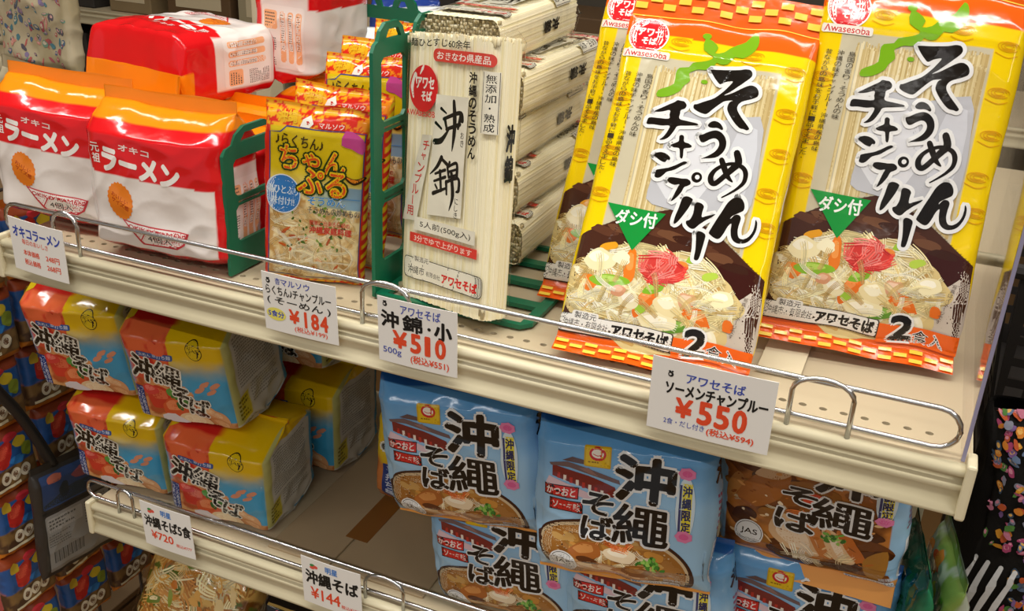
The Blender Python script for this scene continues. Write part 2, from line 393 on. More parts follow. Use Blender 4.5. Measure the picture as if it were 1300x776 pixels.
class Flat:
    """thin card w x h in the x-z plane facing -y, thickness t, with print; optional bow"""
    def __init__(s, w, h, t=.0005, bow=0.): s.w, s.h, s.t, s.bow = w, h, t, bow
    def make(s, name, col, A, m, parent=None, nx=10):
        xs = np.linspace(0, s.w, nx + 1); V = []; F = []
        f = lambda x: -s.bow * (1 - (2 * x / s.w - 1) ** 2)
        for side in (0, 1):
            for z in (0, s.h): V += [(x - s.w / 2, f(x) + side * s.t, z) for x in xs]
        n = nx + 1; i = np.arange(nx)
        q = [np.stack([i, i + 1, n + i + 1, n + i], 1), np.stack([2 * n + i + 1, 2 * n + i, 3 * n + i, 3 * n + i + 1], 1),
             np.stack([n + i, n + i + 1, 3 * n + i + 1, 3 * n + i], 1), np.stack([2 * n + i, 2 * n + i + 1, i + 1, i], 1), np.array([[0, n, 3 * n, 2 * n], [nx, 2 * n + nx, 3 * n + nx, n + nx]])]
        V = np.array(V); cols = [np.repeat(lin(col)[None], len(V), 0)]; Vs = [V]; n0 = len(V); tf = []
        for tr, c, lv in A.T:
            tr = split(tr, s.w / 6) if s.bow else tr; p = tr.reshape(-1, 2)
            Vs.append(np.stack([p[:, 0] - s.w / 2, f(p[:, 0]) - 1.2e-4 - lv * 4e-6, p[:, 1]], 1)); cols.append(np.repeat(c[None], len(p), 0))
            tf.append(n0 + np.arange(len(p)).reshape(-1, 3)); n0 += len(p)
        F = [np.concatenate(q)] + ([np.concatenate(tf)] if tf else [])
        me = mesh_cols(name, np.concatenate(Vs), F, np.concatenate(cols))
        for p in me.polygons: p.use_smooth = False
        return link(name, me, m, parent)
def quad_xf(q, w, h):
    """bilinear map of the unit print (w x h metres) onto four uv corners BL BR TR TL (in metres)"""
    q = np.asarray(q, float)
    def f(p):
        u = p[:, :1] / w; v = p[:, 1:] / h
        return q[0] * (1 - u) * (1 - v) + q[1] * u * (1 - v) + q[2] * u * v + q[3] * (1 - u) * v
    return f

# ------------------------------------------------------------------ the shop around the shelf
FLOORZ, CEIL = -1.08, 1.75
fl = mat('floor_vinyl', '#7a5a34', .35, var=.18, vscale=3)
wl = mat('shop_wall', '#b9a98a', .7, var=.05, vscale=2)
struct(MB().box(-4, -3, FLOORZ - .1, 4, 4.2, FLOORZ).build('floor', fl))
struct(MB().box(-4, -3, CEIL, 4, 4.2, CEIL + .1).build('ceiling', mat('ceiling_board', '#d8d2c4', .8, var=.03)))
struct(MB().box(-4, 4.2, FLOORZ, 4, 4.3, CEIL).build('wall_back', wl))
struct(MB().box(-4.1, -3, FLOORZ, -4, 4.2, CEIL).build('wall_left', wl))
struct(MB().box(4, -3, FLOORZ, 4.1, 4.2, CEIL).build('wall_right', wl))

HOLE_SHADE = mat('hole_shade', '#060504', .9)  # near-black colour standing for the shade inside the deck holes
LIP = [(.004, 0), (-.0025, -.0006), (-.0042, -.003), (-.004, -.0065), (-.0005, -.0085), (.0005, -.0125), (-.0022, -.0145), (-.003, -.0175), (-.0014, -.0195), (-.0008, -.026), (-.0022, -.032), (-.0046, -.0355), (-.0046, -.0382), (-.0028, -.0392), (.0035, -.0385), (.006, -.03), (.008, -.02), (.008, -.004)]
def gondola_shelf(x0, x1, y, z, depth, label, holes=True):
    t = tag(empty('gondola_shelf', (x0, y, z)), label, 'shelf'); W = x1 - x0
    hs = []
    if holes:
        for k in range(int((W - .03) / .0152)):
            cx = .02 + k * .0152; hs.append([(cx + .0031 * math.cos(a * pi / 5), .039 + .0027 * math.sin(a * pi / 5)) for a in range(10)])
    MB().plate([(0, .004), (W, .004), (W, depth), (0, depth)], hs, .0035, Matrix.Translation((0, 0, -.0030))).build('deck', DECK, t)
    if holes: MB().box(.004, .012, -.034, W - .004, .09, -.0072, .001).build('hole_shade_box', HOLE_SHADE, t)  # box added under the deck so no light shows through the holes
    MB().prism(LIP, .002, W - .002).build('price_rail', CREAM, t, True)
    for xx in (0, W):
        MB().box(xx - .0035, -.006, -.041, xx + .0035, .016, .004, .002).build('end_cap', CREAM, t)
        MB().prism([(.016, -.004), (depth, -.004), (depth, -.06), (.016, -.03)], xx - .0015, xx + .0015).build('bracket', CREAM, t)
    return t
def guard_rail(x0, x1, y, z, top, hoops, label):
    """chrome wire loop with U hooks that clip over the lip"""
    t = tag(empty('wire_guard_rail', (x0, y, z)), label, 'guard rail'); W = x1 - x0; lo = .0065; r = (top - lo) / 2; c = (top + lo) / 2
    pts = [(W - r + r * math.sin(a), 0, c + r * math.cos(a)) for a in np.linspace(0, pi, 9)] + [(r - r * math.sin(a), 0, c - r * math.cos(a)) for a in np.linspace(0, pi, 9)]
    MB().tube(pts, .0021, 10, True).build('wire_loop', CHROME, t, True)
    for hx, hw in hoops:
        rr = hw / 2; P = [(hx - rr, -.0045, -.002)] + [(hx - rr * math.cos(a), -.0045, top - .008 + .0125 * math.sin(a)) for a in np.linspace(0, pi, 11)] + [(hx + rr, -.0045, -.002)]
        MB().tube(P, .002, 10).build('hook', CHROME, t, True)
    return t
gondola_shelf(0, .9, 0, 0, .44, 'upper cream metal shelf with perforated deck and price rail')
guard_rail(.006, .888, .006, 0, .037, [(.082, .03), (.432, .045), (.789, .043)], 'chrome wire guard along the front of the upper shelf')
gondola_shelf(.012, .912, .05, -.345, .39, 'lower cream metal shelf below the perforated one')
guard_rail(.006, .9, .055, -.345, .029, [(.06, .022), (.40, .045), (.8, .043)], 'chrome wire guard along the front of the lower shelf')
gondola_shelf(.012, .912, .02, -.66, .42, 'bottom cream metal shelf at the foot of the photo', False)
for xx in (.0, .9):
    u = MB().box(xx - .012, .44, FLOORZ, xx + .012, .47, .32, .002)
    tag(u.build('gondola_upright', CREAM), 'cream steel upright at the %s end behind the shelves' % ('left' if xx < .5 else 'right'), 'upright')

# acrylic side panel on the right end of the upper shelf
ACR = clear_mat('clear_acrylic', (.90, .88, .90), .04, .13, 0)
t = tag(empty('acrylic_side_panel', (.894, .006, 0)), 'clear acrylic end panel standing at right end of upper shelf', 'panel')
MB().box(-.0015, 0, .0005, .0015, .42, .36, .0006).build('sheet', ACR, t)
EDGE = mat('acrylic_edge', '#8f8ba6', .25)
MB().box(-.0013, -.0012, .0005, .0013, 0, .36, .0004).build('front_edge', EDGE, t)

# green plastic dividers
def divider(x, y, depth, height, cols, rows, base, label, yaw=0., wbar=.016, legs=True):
    t = tag(empty('shelf_divider', (x, y, 0)), label, 'divider'); t.rotation_euler[2] = yaw
    M = Matrix(((0, 0, 1, 0), (1, 0, 0, 0), (0, 1, 0, 0), (0, 0, 0, 1)))
    out = [(0, .001), (depth, .001), (depth, height - .012)]
    top = []; n = cols; cw = depth / n
    out += [(depth, height - .014)]
    for k in reversed(range(n)):      # scalloped handles along the top
        a = k * cw
        out += [(a + cw * .86, height - .010), (a + cw * .80, height - .002), (a + cw * .66, height + .004), (a + cw * .34, height + .004), (a + cw * .20, height - .002), (a + cw * .14, height - .010)]
    out += [(0.004, height - .012), (0, height - .018)]
    hs = []
    for k in range(n):
        a, b = k * cw + (wbar * .85 if k == 0 else wbar * .5), (k + 1) * cw - (wbar * .85 if k == n - 1 else wbar * .5)
        hs.append([(a + cw * .12, height - .0095), (b - cw * .12, height - .0095), (b - cw * .2, height - .002), (a + cw * .2, height - .002)])
        z0 = .028; dz = (height - .018 - z0) / rows
        for j in range(rows):
            lo, hi = z0 + j * dz + .003, z0 + (j + 1) * dz - .006; q = .004
            hs.append([(a + q, lo), (b - q, lo), (b, lo + q), (b, hi - q), (b - q, hi), (a + q, hi), (a, hi - q), (a, lo + q)])
            hs.append([(a + q, hi + .002), (b - q, hi + .002), (b - q, hi + .0042), (a + q, hi + .0042)]) if j < rows - 1 else None
    MB().plate(out, hs, .0035, M).build('side_panel', GREEN, t)
    if base:
        bw = base; rw = max(2, int(depth / .045)); dy = depth / rw; hs = []
        for j in range(rw):
            for a, b in ((.010, bw * .5 - .004), (bw * .5 + .004, bw - .010)):
                hs.append([(a, j * dy + .006), (b, j * dy + .006), (b, (j + 1) * dy - .006), (a, (j + 1) * dy - .006)])
        MB().plate([(.0, 0), (bw - .008, 0), (bw, .01), (bw, depth - .01), (bw - .008, depth), (0, depth)], hs, .004, Matrix.Translation((.001, 0, .003))).build('base_grid', GREEN, t)
    return t
divider(.2575, .028, .19, .133, 2, 2, 0, 'green plastic divider between red noodle bags and yellow packets')
divider(.397, .052, .19, .236, 3, 3, .15, 'tall green plastic divider left of the pale noodle bundle')
divider(.118, .405, .14, .21, 3, 2, 0, 'green plastic divider standing across the back of upper shelf', -pi / 2 + .0)

# ------------------------------------------------------------------ price cards
def card(x, y, z, w, h, label, painter, yaw=0., lean=-.05, roll=0., kind='price_card'):
    A = Art(w, h); painter(A); o = Flat(w, h, .0006, .001).make(kind, '#eceae4', A, FILM_SOFT)
    pose(o, x, y, z, yaw, lean, roll); tag(o, label, 'price card', 'hand written price cards'); return o
BLUE, INK, RED = '#3b4fae', '#1b1a18', '#e8502c'
def fruit(A, u, v, r, c):
    A.ell(u, v, r, r, c, 12); A.ell(u - .01, v + r / A.h * 1.1, r * .5, r * .35, c, 8); A.ell(u + .012, v + r / A.h * 1.2, r * .4, r * .3, c, 8); A.ell(u - r * .2 / A.w, v, r * .45, r * .4, '#d8d6d0', 8)
def c550(A):
    fruit(A, .16, .80, .0022, INK)
    A.text('アワセそば', .29, .73, .76, .86, BLUE, .02)
    A.text('ソーメンチャンプルー', .13, .53, .95, .71, INK, .045)
    A.text('¥', .23, .25, .36, .50, RED, .035); [A.text(c_, .42 + .14 * i + (.03 if c_ == '1' else 0), .22, .52 + .14 * i - (.04 if c_ == '1' else 0), .52, RED, .04) for i, c_ in enumerate('550')]
    A.text('2食・だし付き', .14, .115, .48, .20, BLUE, .005)
    A.text('(税込¥594)', .50, .075, .88, .19, RED, .025)
card(.7185, -.007, -.0255, .0925, .0625, 'white price card reading 550 yen under the yellow pouches', c550)
def c510(A):
    fruit(A, .10, .90, .0022, INK)
    A.text('アワセそば', .30, .80, .80, .94, BLUE, .015)
    A.text('沖', .05, .56, .27, .80, INK, .04); A.text('錦', .33, .56, .57, .80, INK, .035); A.ell(.66, .66, .0016, .0016, INK, 10); A.text('小', .73, .53, .93, .79, INK, .05)
    A.text('¥', .20, .27, .37, .52, RED, .035); [A.text(c_, .43 + .155 * i + (.03 if c_ == '1' else 0), .25, .545 + .155 * i - (.04 if c_ == '1' else 0), .53, RED, .04) for i, c_ in enumerate('510')]
    A.text('500g', .06, .12, .30, .24, BLUE, .005); A.text('(税込¥551)', .42, .06, .90, .20, RED, .02)
card(.4735, -.007, -.0255, .0735, .0605, 'white price card reading 510 yen below the pale noodle bundle', c510)
def c184(A):
    fruit(A, .09, .86, .0022, INK)
    A.text('マルソウ', .27, .83, .66, .94, BLUE, .012); A.text('杏', .19, .83, .26, .94, BLUE, .012)
    A.text('らくちん♪チャンプルー', .05, .64, .93, .80, INK, .02); A.text('( そーめん )', .06, .47, .92, .61, INK, .015)
    A.ell(.17, .30, .0102, .0062, '#e9e06a', 24); A.text('5食分', .06, .25, .28, .36, BLUE, .03)
    A.text('¥', .36, .22, .49, .44, RED, .035); [A.text(c_, .54 + .12 * i + (.03 if c_ == '1' else 0), .19, .63 + .12 * i - (.04 if c_ == '1' else 0), .45, RED, .04) for i, c_ in enumerate('184')]; A.text('(税込¥199)', .42, .06, .86, .17, RED, .01)
card(.3590, -.007, -.0225, .0750, .0560, 'white price card reading 184 yen below the small yellow packets', c184)
def cok(A):
    A.text('オキコラーメン', .07, .66, .93, .86, BLUE, .04); A.text('毎日のおいしさ', .22, .54, .70, .64, RED, .01)
    A.text('本体価格', .22, .33, .52, .44, RED, .02); A.text('248円', .64, .33, .88, .44, RED, .02); A.text('税込価格', .22, .15, .52, .26, RED, .02); A.text('268円', .64, .15, .88, .26, RED, .02)
card(.0580, -.007, -.0265, .0680, .0560, 'white price card with blue heading below the red noodle bags', cok, roll=.06)
def c720(A):
    A.ell(.20, .86, .0035, .0022, '#3f8a4a', 10); A.ell(.25, .84, .003, .0022, '#e2564a', 10); A.ell(.19, .81, .003, .0018, '#e2564a', 10)
    A.text('明星', .42, .79, .62, .92, '#3f7fcf', .03)
    A.text('沖縄そば5食', .06, .46, .97, .72, INK, .04); A.text('¥720', .16, .20, .60, .38, RED, .02); A.text('税込¥777', .65, .17, .95, .25, RED, .01)
card(.1330, .043, -.368, .0700, .0610, 'white price card reading 720 yen on the lower shelf', c720)
def c144(A):
    A.ell(.20, .86, .0035, .0022, '#3f8a4a', 10); A.ell(.25, .84, .003, .0022, '#e2564a', 10); A.ell(.19, .81, .003, .0018, '#e2564a', 10)
    A.text('明星', .42, .79, .62, .92, '#3f7fcf', .03)
    A.text('沖縄そば', .07, .46, .95, .74, INK, .04); A.text('¥144', .14, .14, .64, .38, RED, .02); A.text('税込¥155', .66, .12, .95, .2, RED, .01)
card(.3480, .043, -.370, .0720, .0620, 'white price card reading 144 yen cut by the bottom edge', c144)
GL = dict(
    so=[.491,.838,.499,.841,.566,.845,.638,.851,.673,.856,.7,.854,.713,.843,.708,.832,.681,.816,.65,.799,.619,.782,.588,.768,.622,.776,.661,.791,.7,.805,.728,.808,.753,.801,.765,.789,.762,.776,.729,.765,.689,.755,.672,.741,.678,.726,.703,.709,.739,.69,.756,.679,.746,.673,.73,.675,.704,.677,.669,.692,.634,.715,.62,.731,.625,.749,.641,.756,.601,.751,.576,.739,.546,.72,.522,.704,.5,.702,.467,.707,.445,.714,.444,.725,.459,.728,.493,.739,.54,.754,.577,.776,.6,.794,.619,.814,.58,.808,.557,.799,.535,.808,.51,.823],
    u1=[.54,.671,.553,.682,.574,.686,.602,.681,.622,.668,.617,.662,.593,.666,.567,.664,.548,.665],
    u2=[.505,.634,.524,.64,.55,.65,.585,.658,.616,.655,.643,.642,.656,.623,.653,.604,.634,.586,.608,.576,.558,.569,.544,.567,.577,.58,.608,.597,.62,.615,.611,.629,.59,.634,.566,.628,.54,.617,.521,.618],
    chi=[.242,.686,.27,.697,.304,.71,.338,.723,.35,.73,.37,.73,.389,.729,.405,.72,.401,.709,.381,.701,.381,.691,.384,.675,.427,.672,.474,.67,.489,.667,.477,.663,.433,.658,.383,.652,.371,.638,.352,.617,.329,.606,.303,.603,.319,.613,.335,.631,.34,.649,.298,.646,.255,.646,.22,.644,.215,.652,.223,.665,.266,.667,.327,.67,.326,.683,.323,.696,.289,.689,.259,.685],
    ya=[.37,.593,.386,.6,.406,.608,.404,.623,.414,.628,.429,.624,.435,.609,.461,.606,.48,.6,.473,.594,.444,.589,.443,.579,.446,.566,.443,.558,.432,.561,.424,.577,.416,.587,.391,.587,.375,.589],
    n1=[.293,.555,.304,.563,.329,.567,.358,.564,.381,.555,.38,.547,.368,.547,.36,.539,.34,.54,.314,.547],
    n2=[.321,.505,.324,.512,.349,.518,.385,.525,.419,.536,.452,.549,.471,.551,.473,.546,.45,.536,.417,.521,.382,.512,.367,.502,.351,.492,.333,.489,.32,.493],
    pu=[.394,.487,.4,.496,.426,.499,.464,.499,.494,.501,.513,.496,.518,.488,.506,.481,.489,.475,.48,.46,.463,.443,.445,.431,.435,.428,.439,.437,.447,.455,.456,.473,.46,.481,.435,.477,.411,.48],
    ru1=[.496,.446,.518,.45,.542,.446,.547,.44,.537,.42,.519,.397,.498,.374,.483,.364,.475,.366,.475,.385,.484,.411,.489,.435],
    ru2=[.563,.431,.575,.438,.599,.436,.613,.428,.611,.414,.614,.397,.637,.403,.665,.41,.678,.412,.661,.401,.629,.386,.605,.371,.587,.359,.565,.359,.542,.368,.538,.378,.555,.384,.565,.405],
    bar=[.603,.348,.615,.355,.638,.353,.652,.346,.652,.33,.649,.304,.646,.283,.64,.272,.626,.27,.618,.276,.616,.301,.608,.33],
    nn=[.773,.473,.796,.471,.816,.456,.818,.439,.797,.429,.765,.416,.761,.408,.778,.421,.799,.423,.813,.414,.81,.393,.811,.373,.824,.357,.846,.355,.871,.366,.886,.384,.889,.404,.888,.417,.899,.409,.902,.389,.892,.368,.87,.349,.837,.34,.808,.342,.785,.354,.774,.374,.77,.394,.755,.384,.742,.362,.726,.345,.705,.343,.672,.352,.666,.358,.677,.377,.691,.399,.71,.426,.729,.453,.753,.469],
    map=[.676,.984,.701,.968,.708,.937,.685,.908,.643,.889,.603,.89,.573,.865,.534,.861,.513,.865,.498,.85,.463,.837,.424,.835,.396,.827,.379,.818,.393,.796,.365,.777,.351,.759,.297,.738,.237,.733,.235,.752,.267,.763,.312,.78,.309,.814,.322,.832,.371,.838,.386,.853,.434,.861,.471,.869,.487,.881,.429,.898,.425,.935,.467,.932,.504,.913,.492,.893,.539,.901,.563,.916,.597,.932,.64,.948],
)
# ------------------------------------------------------------------ yellow noodle pouches (upper shelf, right)
YEL, ORG = lin('#f2cf06'), lin('#ea5f12')
def pouch():
    w, h = .156, .279; A = Art(w, h); N = Art(w, h)
    sw = lambda S: np.clip(S, 0, 1)
    def arc(u): return np.interp(u, [0, .21, .45, .69, .93, 1], [.285, .357, .405, .365, .273, .25])
    def base(S, V):
        n = fbm(S * 9, V * 16, 3); c = np.ones(S.shape + (3,)) * YEL
        front = S < 1
        win = front & (S > .10) & (S < .86) & (V < .855) & (V > arc(S))
        c[win] = lin('#c8bfa2')
        bowl = front & (V < arc(S)); cb = mixc(lin('#3a1d12'), lin('#6b4527'), smooth(-.2, .5, n + .8 * smooth(.36, .28, V) - S * .5)); c[bowl] = cb[bowl]
        food = front & (((S - .44) / .47) ** 2 + ((V - .13) / .165) ** 2 < 1.0 + .12 * vnoise(S * 12, V * 14, 5)) & (V < arc(S) - .01)
        f2 = fbm(S * 26, V * 40, 8); cf = mixc(lin('#c9a75e'), lin('#efe2ae'), smooth(-.5, .5, f2)); c[food] = cf[food]
        rim = front & (V < .25) & (((S - .44) / .52) ** 2 + ((V - .13) / .17) ** 2 > 1.05) & (S > .6); c[rim] = lin('#cfc3b4')
        dark = front & (V < arc(S)) & (((S - .86) / .17) ** 2 + ((V - .245) / .055) ** 2 < 1); c[dark] = lin('#3c1712')
        band = (V > .935 - .015 * sw(S)) ; c[band] = ORG
        low = (V < .045 + .0 * S); c[low] = ORG
        back = S > 1; c[back & ~band & ~low] = YEL
        return c
    us = np.linspace(0, 1, 30); arcp = [(x, float(arc(x))) for x in us]
    A.poly([(0, 0)] + [(1, 0)] + arcp[::-1], '#46261a')
    A.poly([(.5, .02), (1, .02), (1, .20), (.93, .235), (.86, .20), (.80, .10), (.62, .05)], '#cbbfb0', 3); A.poly([(.74, .25), (.80, .28), (.90, .275), (.985, .245), (.93, .20), (.86, .17), (.78, .19)], '#3a1512', 3)
    for i in range(9): A.chunk(.12 + .09 * i, .33 - .0025 * (i - 3) ** 2, .012, .004, ['#5a3524', '#6b452e', '#3a1d14'][i % 3], i, -.1)
    aa = np.arange(46) * 2 * pi / 46; rr = 1 + .05 * np.sin(aa * 7) + .04 * np.sin(aa * 11 + 1)
    A.poly(np.stack([.44 + .465 * rr * np.cos(aa), np.minimum(.135 + .155 * rr * np.sin(aa), .30)], 1), '#d9c284', 2)
    for i in range(46):
        g_ = np.random.default_rng(700 + i); a_, r_ = g_.uniform(0, 2 * pi), math.sqrt(g_.random()) * .88
        A.chunk(.44 + .46 * r_ * math.cos(a_), .135 + .145 * r_ * math.sin(a_), g_.uniform(.005, .011), g_.uniform(.003, .006), ['#efe3b4', '#e2cb8e', '#d2b06a', '#f3ecca', '#c79f5a'][i % 5], i, g_.uniform(-1, 1), ['#f7f1d8', '#efe0b0'][i % 2])
    # noodles in the window
    rng = np.random.default_rng(4)
    for i in range(330):
        u = rng.uniform(.185, .84); top = .845 - rng.uniform(0, .03) - (.012 if u < .5 else 0)
        if .36 < u < .76 and rng.random() < .9: lo = rng.uniform(.56, .60)
        else: lo = arc(u) + .005
        cc = ['#d8c592', '#c9b27a', '#e6d9b0', '#bda46c', '#dccb98'][rng.integers(5)]
        N.strip(np.array([[u * w, lo * h], [(u + .004) * w, top * h]]), .0013, cc, 1 + i % 20, cap=False)
    # soup sachet behind the lettering
    A.poly([.36, .70, .33, .56, .30, .45, .34, .41, .60, .40, .78, .40, .85, .46, .84, .62, .80, .72, .60, .69], '#bdbec2', 2)
    A.poly([.38, .66, .33, .48, .50, .42, .62, .5, .56, .64], '#d9dadd', 2); A.poly([.70, .66, .66, .50, .76, .42, .82, .54, .80, .68], '#cfd1d6', 2)
    # swirls
    for u, v in ((.30, .915), (.93, .87), (.93, .74), (.94, .62), (.92, .50), (.95, .40), (.05, .72), (.05, .55), (.70, .90), (.05, .42)):
        for q in (.0085, .006, .0035):
            a = np.linspace(0, 1.8 * pi, 16); A.strip(np.stack([u * w + q * np.cos(a), v * h + q * .45 * np.sin(a)], 1), .0007, '#e0a410', cap=False)
        A.stroke([(u - .06, v - .02), (u, v - .03), (u + .05, v - .022)], .0007, '#e0a410')
    A.rect(0, .997, 1, 1.002, '#f6d24a')
    g = np.array(GL['map']).reshape(-1, 2); A.poly(g, '#78ad1c', 2); A.ell(.43, .655 + .29, .004, .003, '#78ad1c', 9); A.ell(.47, .80, .003, .002, '#78ad1c', 7)
    # logo
    A.ell(.115, .925, .0175, .0175, '#f3efe8'); A.ell(.115, .925, .0163, .0163, '#d7222a')
    A.text('アワセ', .055, .922, .19, .950, '#f6f0ea', .045, shear=-.1); A.text('そば', .085, .893, .165, .917, '#f6f0ea', .05)
    A.stroke([(.045, .90), (.033, .925), (.050, .955), (.064, .935)], [.0015, .004, .003, .0008], '#f6f0ea'); A.stroke([(.07, .955), (.09, .968), (.10, .978)], [.001, .0026, .0008], '#f6f0ea')
    A.rect(-.01, .848, .255, .873, '#efe9dc', .002); A.text('Awasesoba', .005, .851, .24, .871, '#cf2f33', .012)
    # small vertical writing
    A.vtext('島国の香り・そうめんの味', .175, .80, .60, .036, '#3a3326', .0, du=-.02)
    A.vtext('沖縄の味チャンプルー・沖縄県産の島味', .115, .80, .50, .034, '#3a3326', .0, du=-.03)
    A.vtext('昔ながらの島味をお手軽に一品そえました。', .055, .80, .47, .034, '#3a3326', .0, du=-.03)
    # dish
    ins = lambda u, v: ((u - .44) / .46) ** 2 + ((v - .14) / .15) ** 2 < 1 and v < arc(u) - .015 and v > .05
    pal = ['#f3e9bf', '#e8d79a', '#d9c07c', '#f7f1d6', '#cfae68', '#efe0a8']
    A.noodles(ins, 620, pal, 2, .034, (.0007, .0012), (0, .05, 1, .33))
    for u, v, ru, rv, c, hi, r, sd in ((.86, .10, .004, .004, '#e5701c', None, 0, 30), (.56, .24, .006, .004, '#e88a3a', None, .3, 31), (.30, .215, .0046, .013, '#e77a22', '#f29a48', .1, 1), (.42, .13, .005, .013, '#e5701c', '#f0924a', -.5, 2), (.70, .105, .0115, .006, '#e5701c', '#f0924a', -.6, 3), (.10, .15, .006, .005, '#e77a22', None, -.4, 4),
                                   (.21, .165, .0125, .0045, '#86b52c', '#b4d35c', .1, 5), (.45, .165, .008, .0035, '#7fae2a', '#a9cf58', .6, 6), (.60, .075, .012, .004, '#5f8f2a', '#8fb64e', .35, 7), (.62, .27, .005, .003, '#9fc63a', None, .2, 8), (.17, .265, .006, .003, '#e6a021', None, .3, 9), (.72, .23, .005, .003, '#b4cf4a', None, .3, 10), (.40, .10, .004, .003, '#9fc63a', None, .3, 11),
                                   (.13, .22, .011, .008, '#efe3b4', '#faf4dc', .2, 12), (.54, .125, .010, .008, '#ead9a4', '#f7efcf', -.3, 13), (.50, .075, .013, .006, '#efe3b4', '#faf4dc', .1, 14), (.33, .12, .007, .006, '#f0e6bd', '#fbf6e2', 0, 15), (.27, .14, .005, .004, '#d79a72', '#e7b999', .4, 16), (.63, .15, .007, .005, '#d8a37c', '#ecc7a8', .2, 17), (.25, .235, .006, .005, '#f4ecc8', None, 0, 18), (.80, .17, .008, .006, '#efe3b4', '#faf4dc', 0, 19)):
        A.chunk(u, v, ru * 1.25, rv * 1.25, c, sd, r, hi)
    gin = lambda u, v: ((u - .475) / .15) ** 2 + ((v - .225) / .047) ** 2 < 1
    A.chunk(.475, .225, .022, .0115, '#d33a34', 40, 0, None, 13); A.noodles(gin, 90, ['#e2453c', '#ef6a5e', '#c62f2d', '#f08a80'], 7, .018, (.0009, .0014), (.3, .17, .66, .28), 20)
    A.noodles(ins, 110, pal, 12, .024, (.0006, .0010), (.02, .05, .86, .17))
    # green dashi triangle
    A.poly([.105, .392, .425, .387, .292, .262], '#15913a'); A.text('ダシ付', .165, .335, .385, .380, '#f2f6ee', .03, rot=.04)
    # headline
    br = [np.array(GL[k]).reshape(-1, 2) for k in ('so', 'u1', 'u2', 'chi', 'ya', 'n1', 'n2', 'pu', 'ru1', 'ru2', 'bar', 'nn')]
    meA = [(.65, .574), (.671, .553), (.697, .529), (.728, .515)]; meB = [(.721, .602), (.739, .574), (.714, .552), (.68, .526), (.644, .502), (.621, .505), (.614, .521), (.629, .541), (.667, .559), (.715, .568), (.765, .562), (.788, .545), (.788, .52), (.763, .499), (.727, .48), (.692, .464)]
    wA = np.array([7, 8, 7, 2]) * .00062; wB = np.array([8, 9, 8, 6.5, 6.5, 7, 6.5, 5, 4, 4.5, 5.5, 6, 5, 3.5, 2.5, 1.5]) * .00068; W_, K_ = '#e9e9e6', '#15110e'; ow = .0062
    A.stroke(meA, wA + ow, W_); A.stroke(meB, wB + ow, W_); A.ell(.542, .51, .0071, .0071, W_)
    for p in br: A.outline(p, ow, W_, 3)
    for p in br: A.poly(p, W_, 3)
    for p in br: A.poly(p, K_, 3)
    A.stroke(meA, wA, K_); A.stroke(meB, wB, K_); A.ell(.542, .51, .0044, .0044, K_); A.ell(.545, .511, .0019, .0019, W_)
    # foot of the label
    A.rect(.0, .004, .60, .054, '#3a2c22', .002); A.rect(.0, .006, .594, .052, '#ebe9e2', .002); A.rect(.055, .045, .195, .064, '#ebe9e2', .002)
    A.text('製造元', .07, .043, .185, .061, '#2a2622', .01, rot=-.02); A.text('沖縄市・有限会社', .015, .015, .255, .040, '#3a3530', .0); A.text('アワセそば', .275, .012, .575, .044, '#1d1713', .055)
    A.rect(.6, -.01, 1, .046, '#ee6414')
    A.text('2', .66, .003, .765, .072, K_, .05, W_, .06); A.text('食入', .775, -.002, .935, .037, K_, .012, W_, .045)
    A.vtext('写真はイメージです', .925, .19, .07, .024, '#5f5246', .0, du=-.04)
    # seals: orange with yellow chequers
    def chk(A, v0, v1, n=3):
        for j in range(n):
            for i in range(13):
                for q in (0, 1):
                    if (i + j) % 2 == 0: A.rect((i + .1) / 13, v0 + (v1 - v0) * (j + .08) / n, (i + .95) / 13, v0 + (v1 - v0) * (j + .92) / n, '#f1cb45'); break
    chk(A, -.082, -.028, 3); chk(A, 1.02, 1.09, 3)
    def deform(P, S, V):     # foot seal folds forward onto the shelf, head seal nods back
        d = np.maximum(-V - .02, 0) * .279; P[..., 1] -= d * .55; P[..., 2] += d * .35
        return P
    B = Bag(w, h, .022, r=.010, b=.14, t=.12, pw=.6, wr=.0011, wf=2.6, crimp=.0016, seed=5, deform=deform, mind=.0014)
    t = empty('noodle_pouch')
    B.part('pouch_body', 0, 1, base, [(A, 0, 0)], t)
    B.part('bottom_seal', -.086, 0, lambda S, V: np.ones(S.shape + (3,)) * ORG, [(A, 0, 0)], t)
    B.part('top_seal', 1, 1.10, lambda S, V: np.ones(S.shape + (3,)) * ORG, [(A, 0, 0)], t)
    # the noodle sticks behind the window, laid on the film
    V = []; cc = []; F = []; n0 = 0
    for tr, c, lv in N.T:
        q = split(tr, .006).reshape(-1, 2); P = B.pos(q[:, 0] / w, q[:, 1] / h, np.full(len(q), 1.6e-4 + lv * 2.5e-6)); V.append(P); cc.append(np.repeat(c[None], len(P), 0)); F.append(n0 + np.arange(len(P)).reshape(-1, 3)); n0 += len(P)
    link('noodle_bundle', mesh_cols('noodle_bundle', np.concatenate(V), [np.concatenate(F)], np.concatenate(cc)), FILM, t)
    return t
p1 = pouch(); pose(p1, .6573, .0459, .0138, .1346, .5701, .0535)
tag(p1, 'yellow noodle pouch left of the other front one, above the 550 yen card', 'noodle pouch', 'yellow noodle pouches')
p2 = dup(p1, 'yellow noodle pouch nearest the clear panel at right end of shelf', 'yellow noodle pouches'); pose(p2, .8050, .1400, .0225, .1406, .3473, .049)
p3 = dup(p1, 'yellow noodle pouch mostly hidden behind the others beside the pale noodle bundles', 'yellow noodle pouches'); pose(p3, .6080, .136, .016, .10, .50, .045)

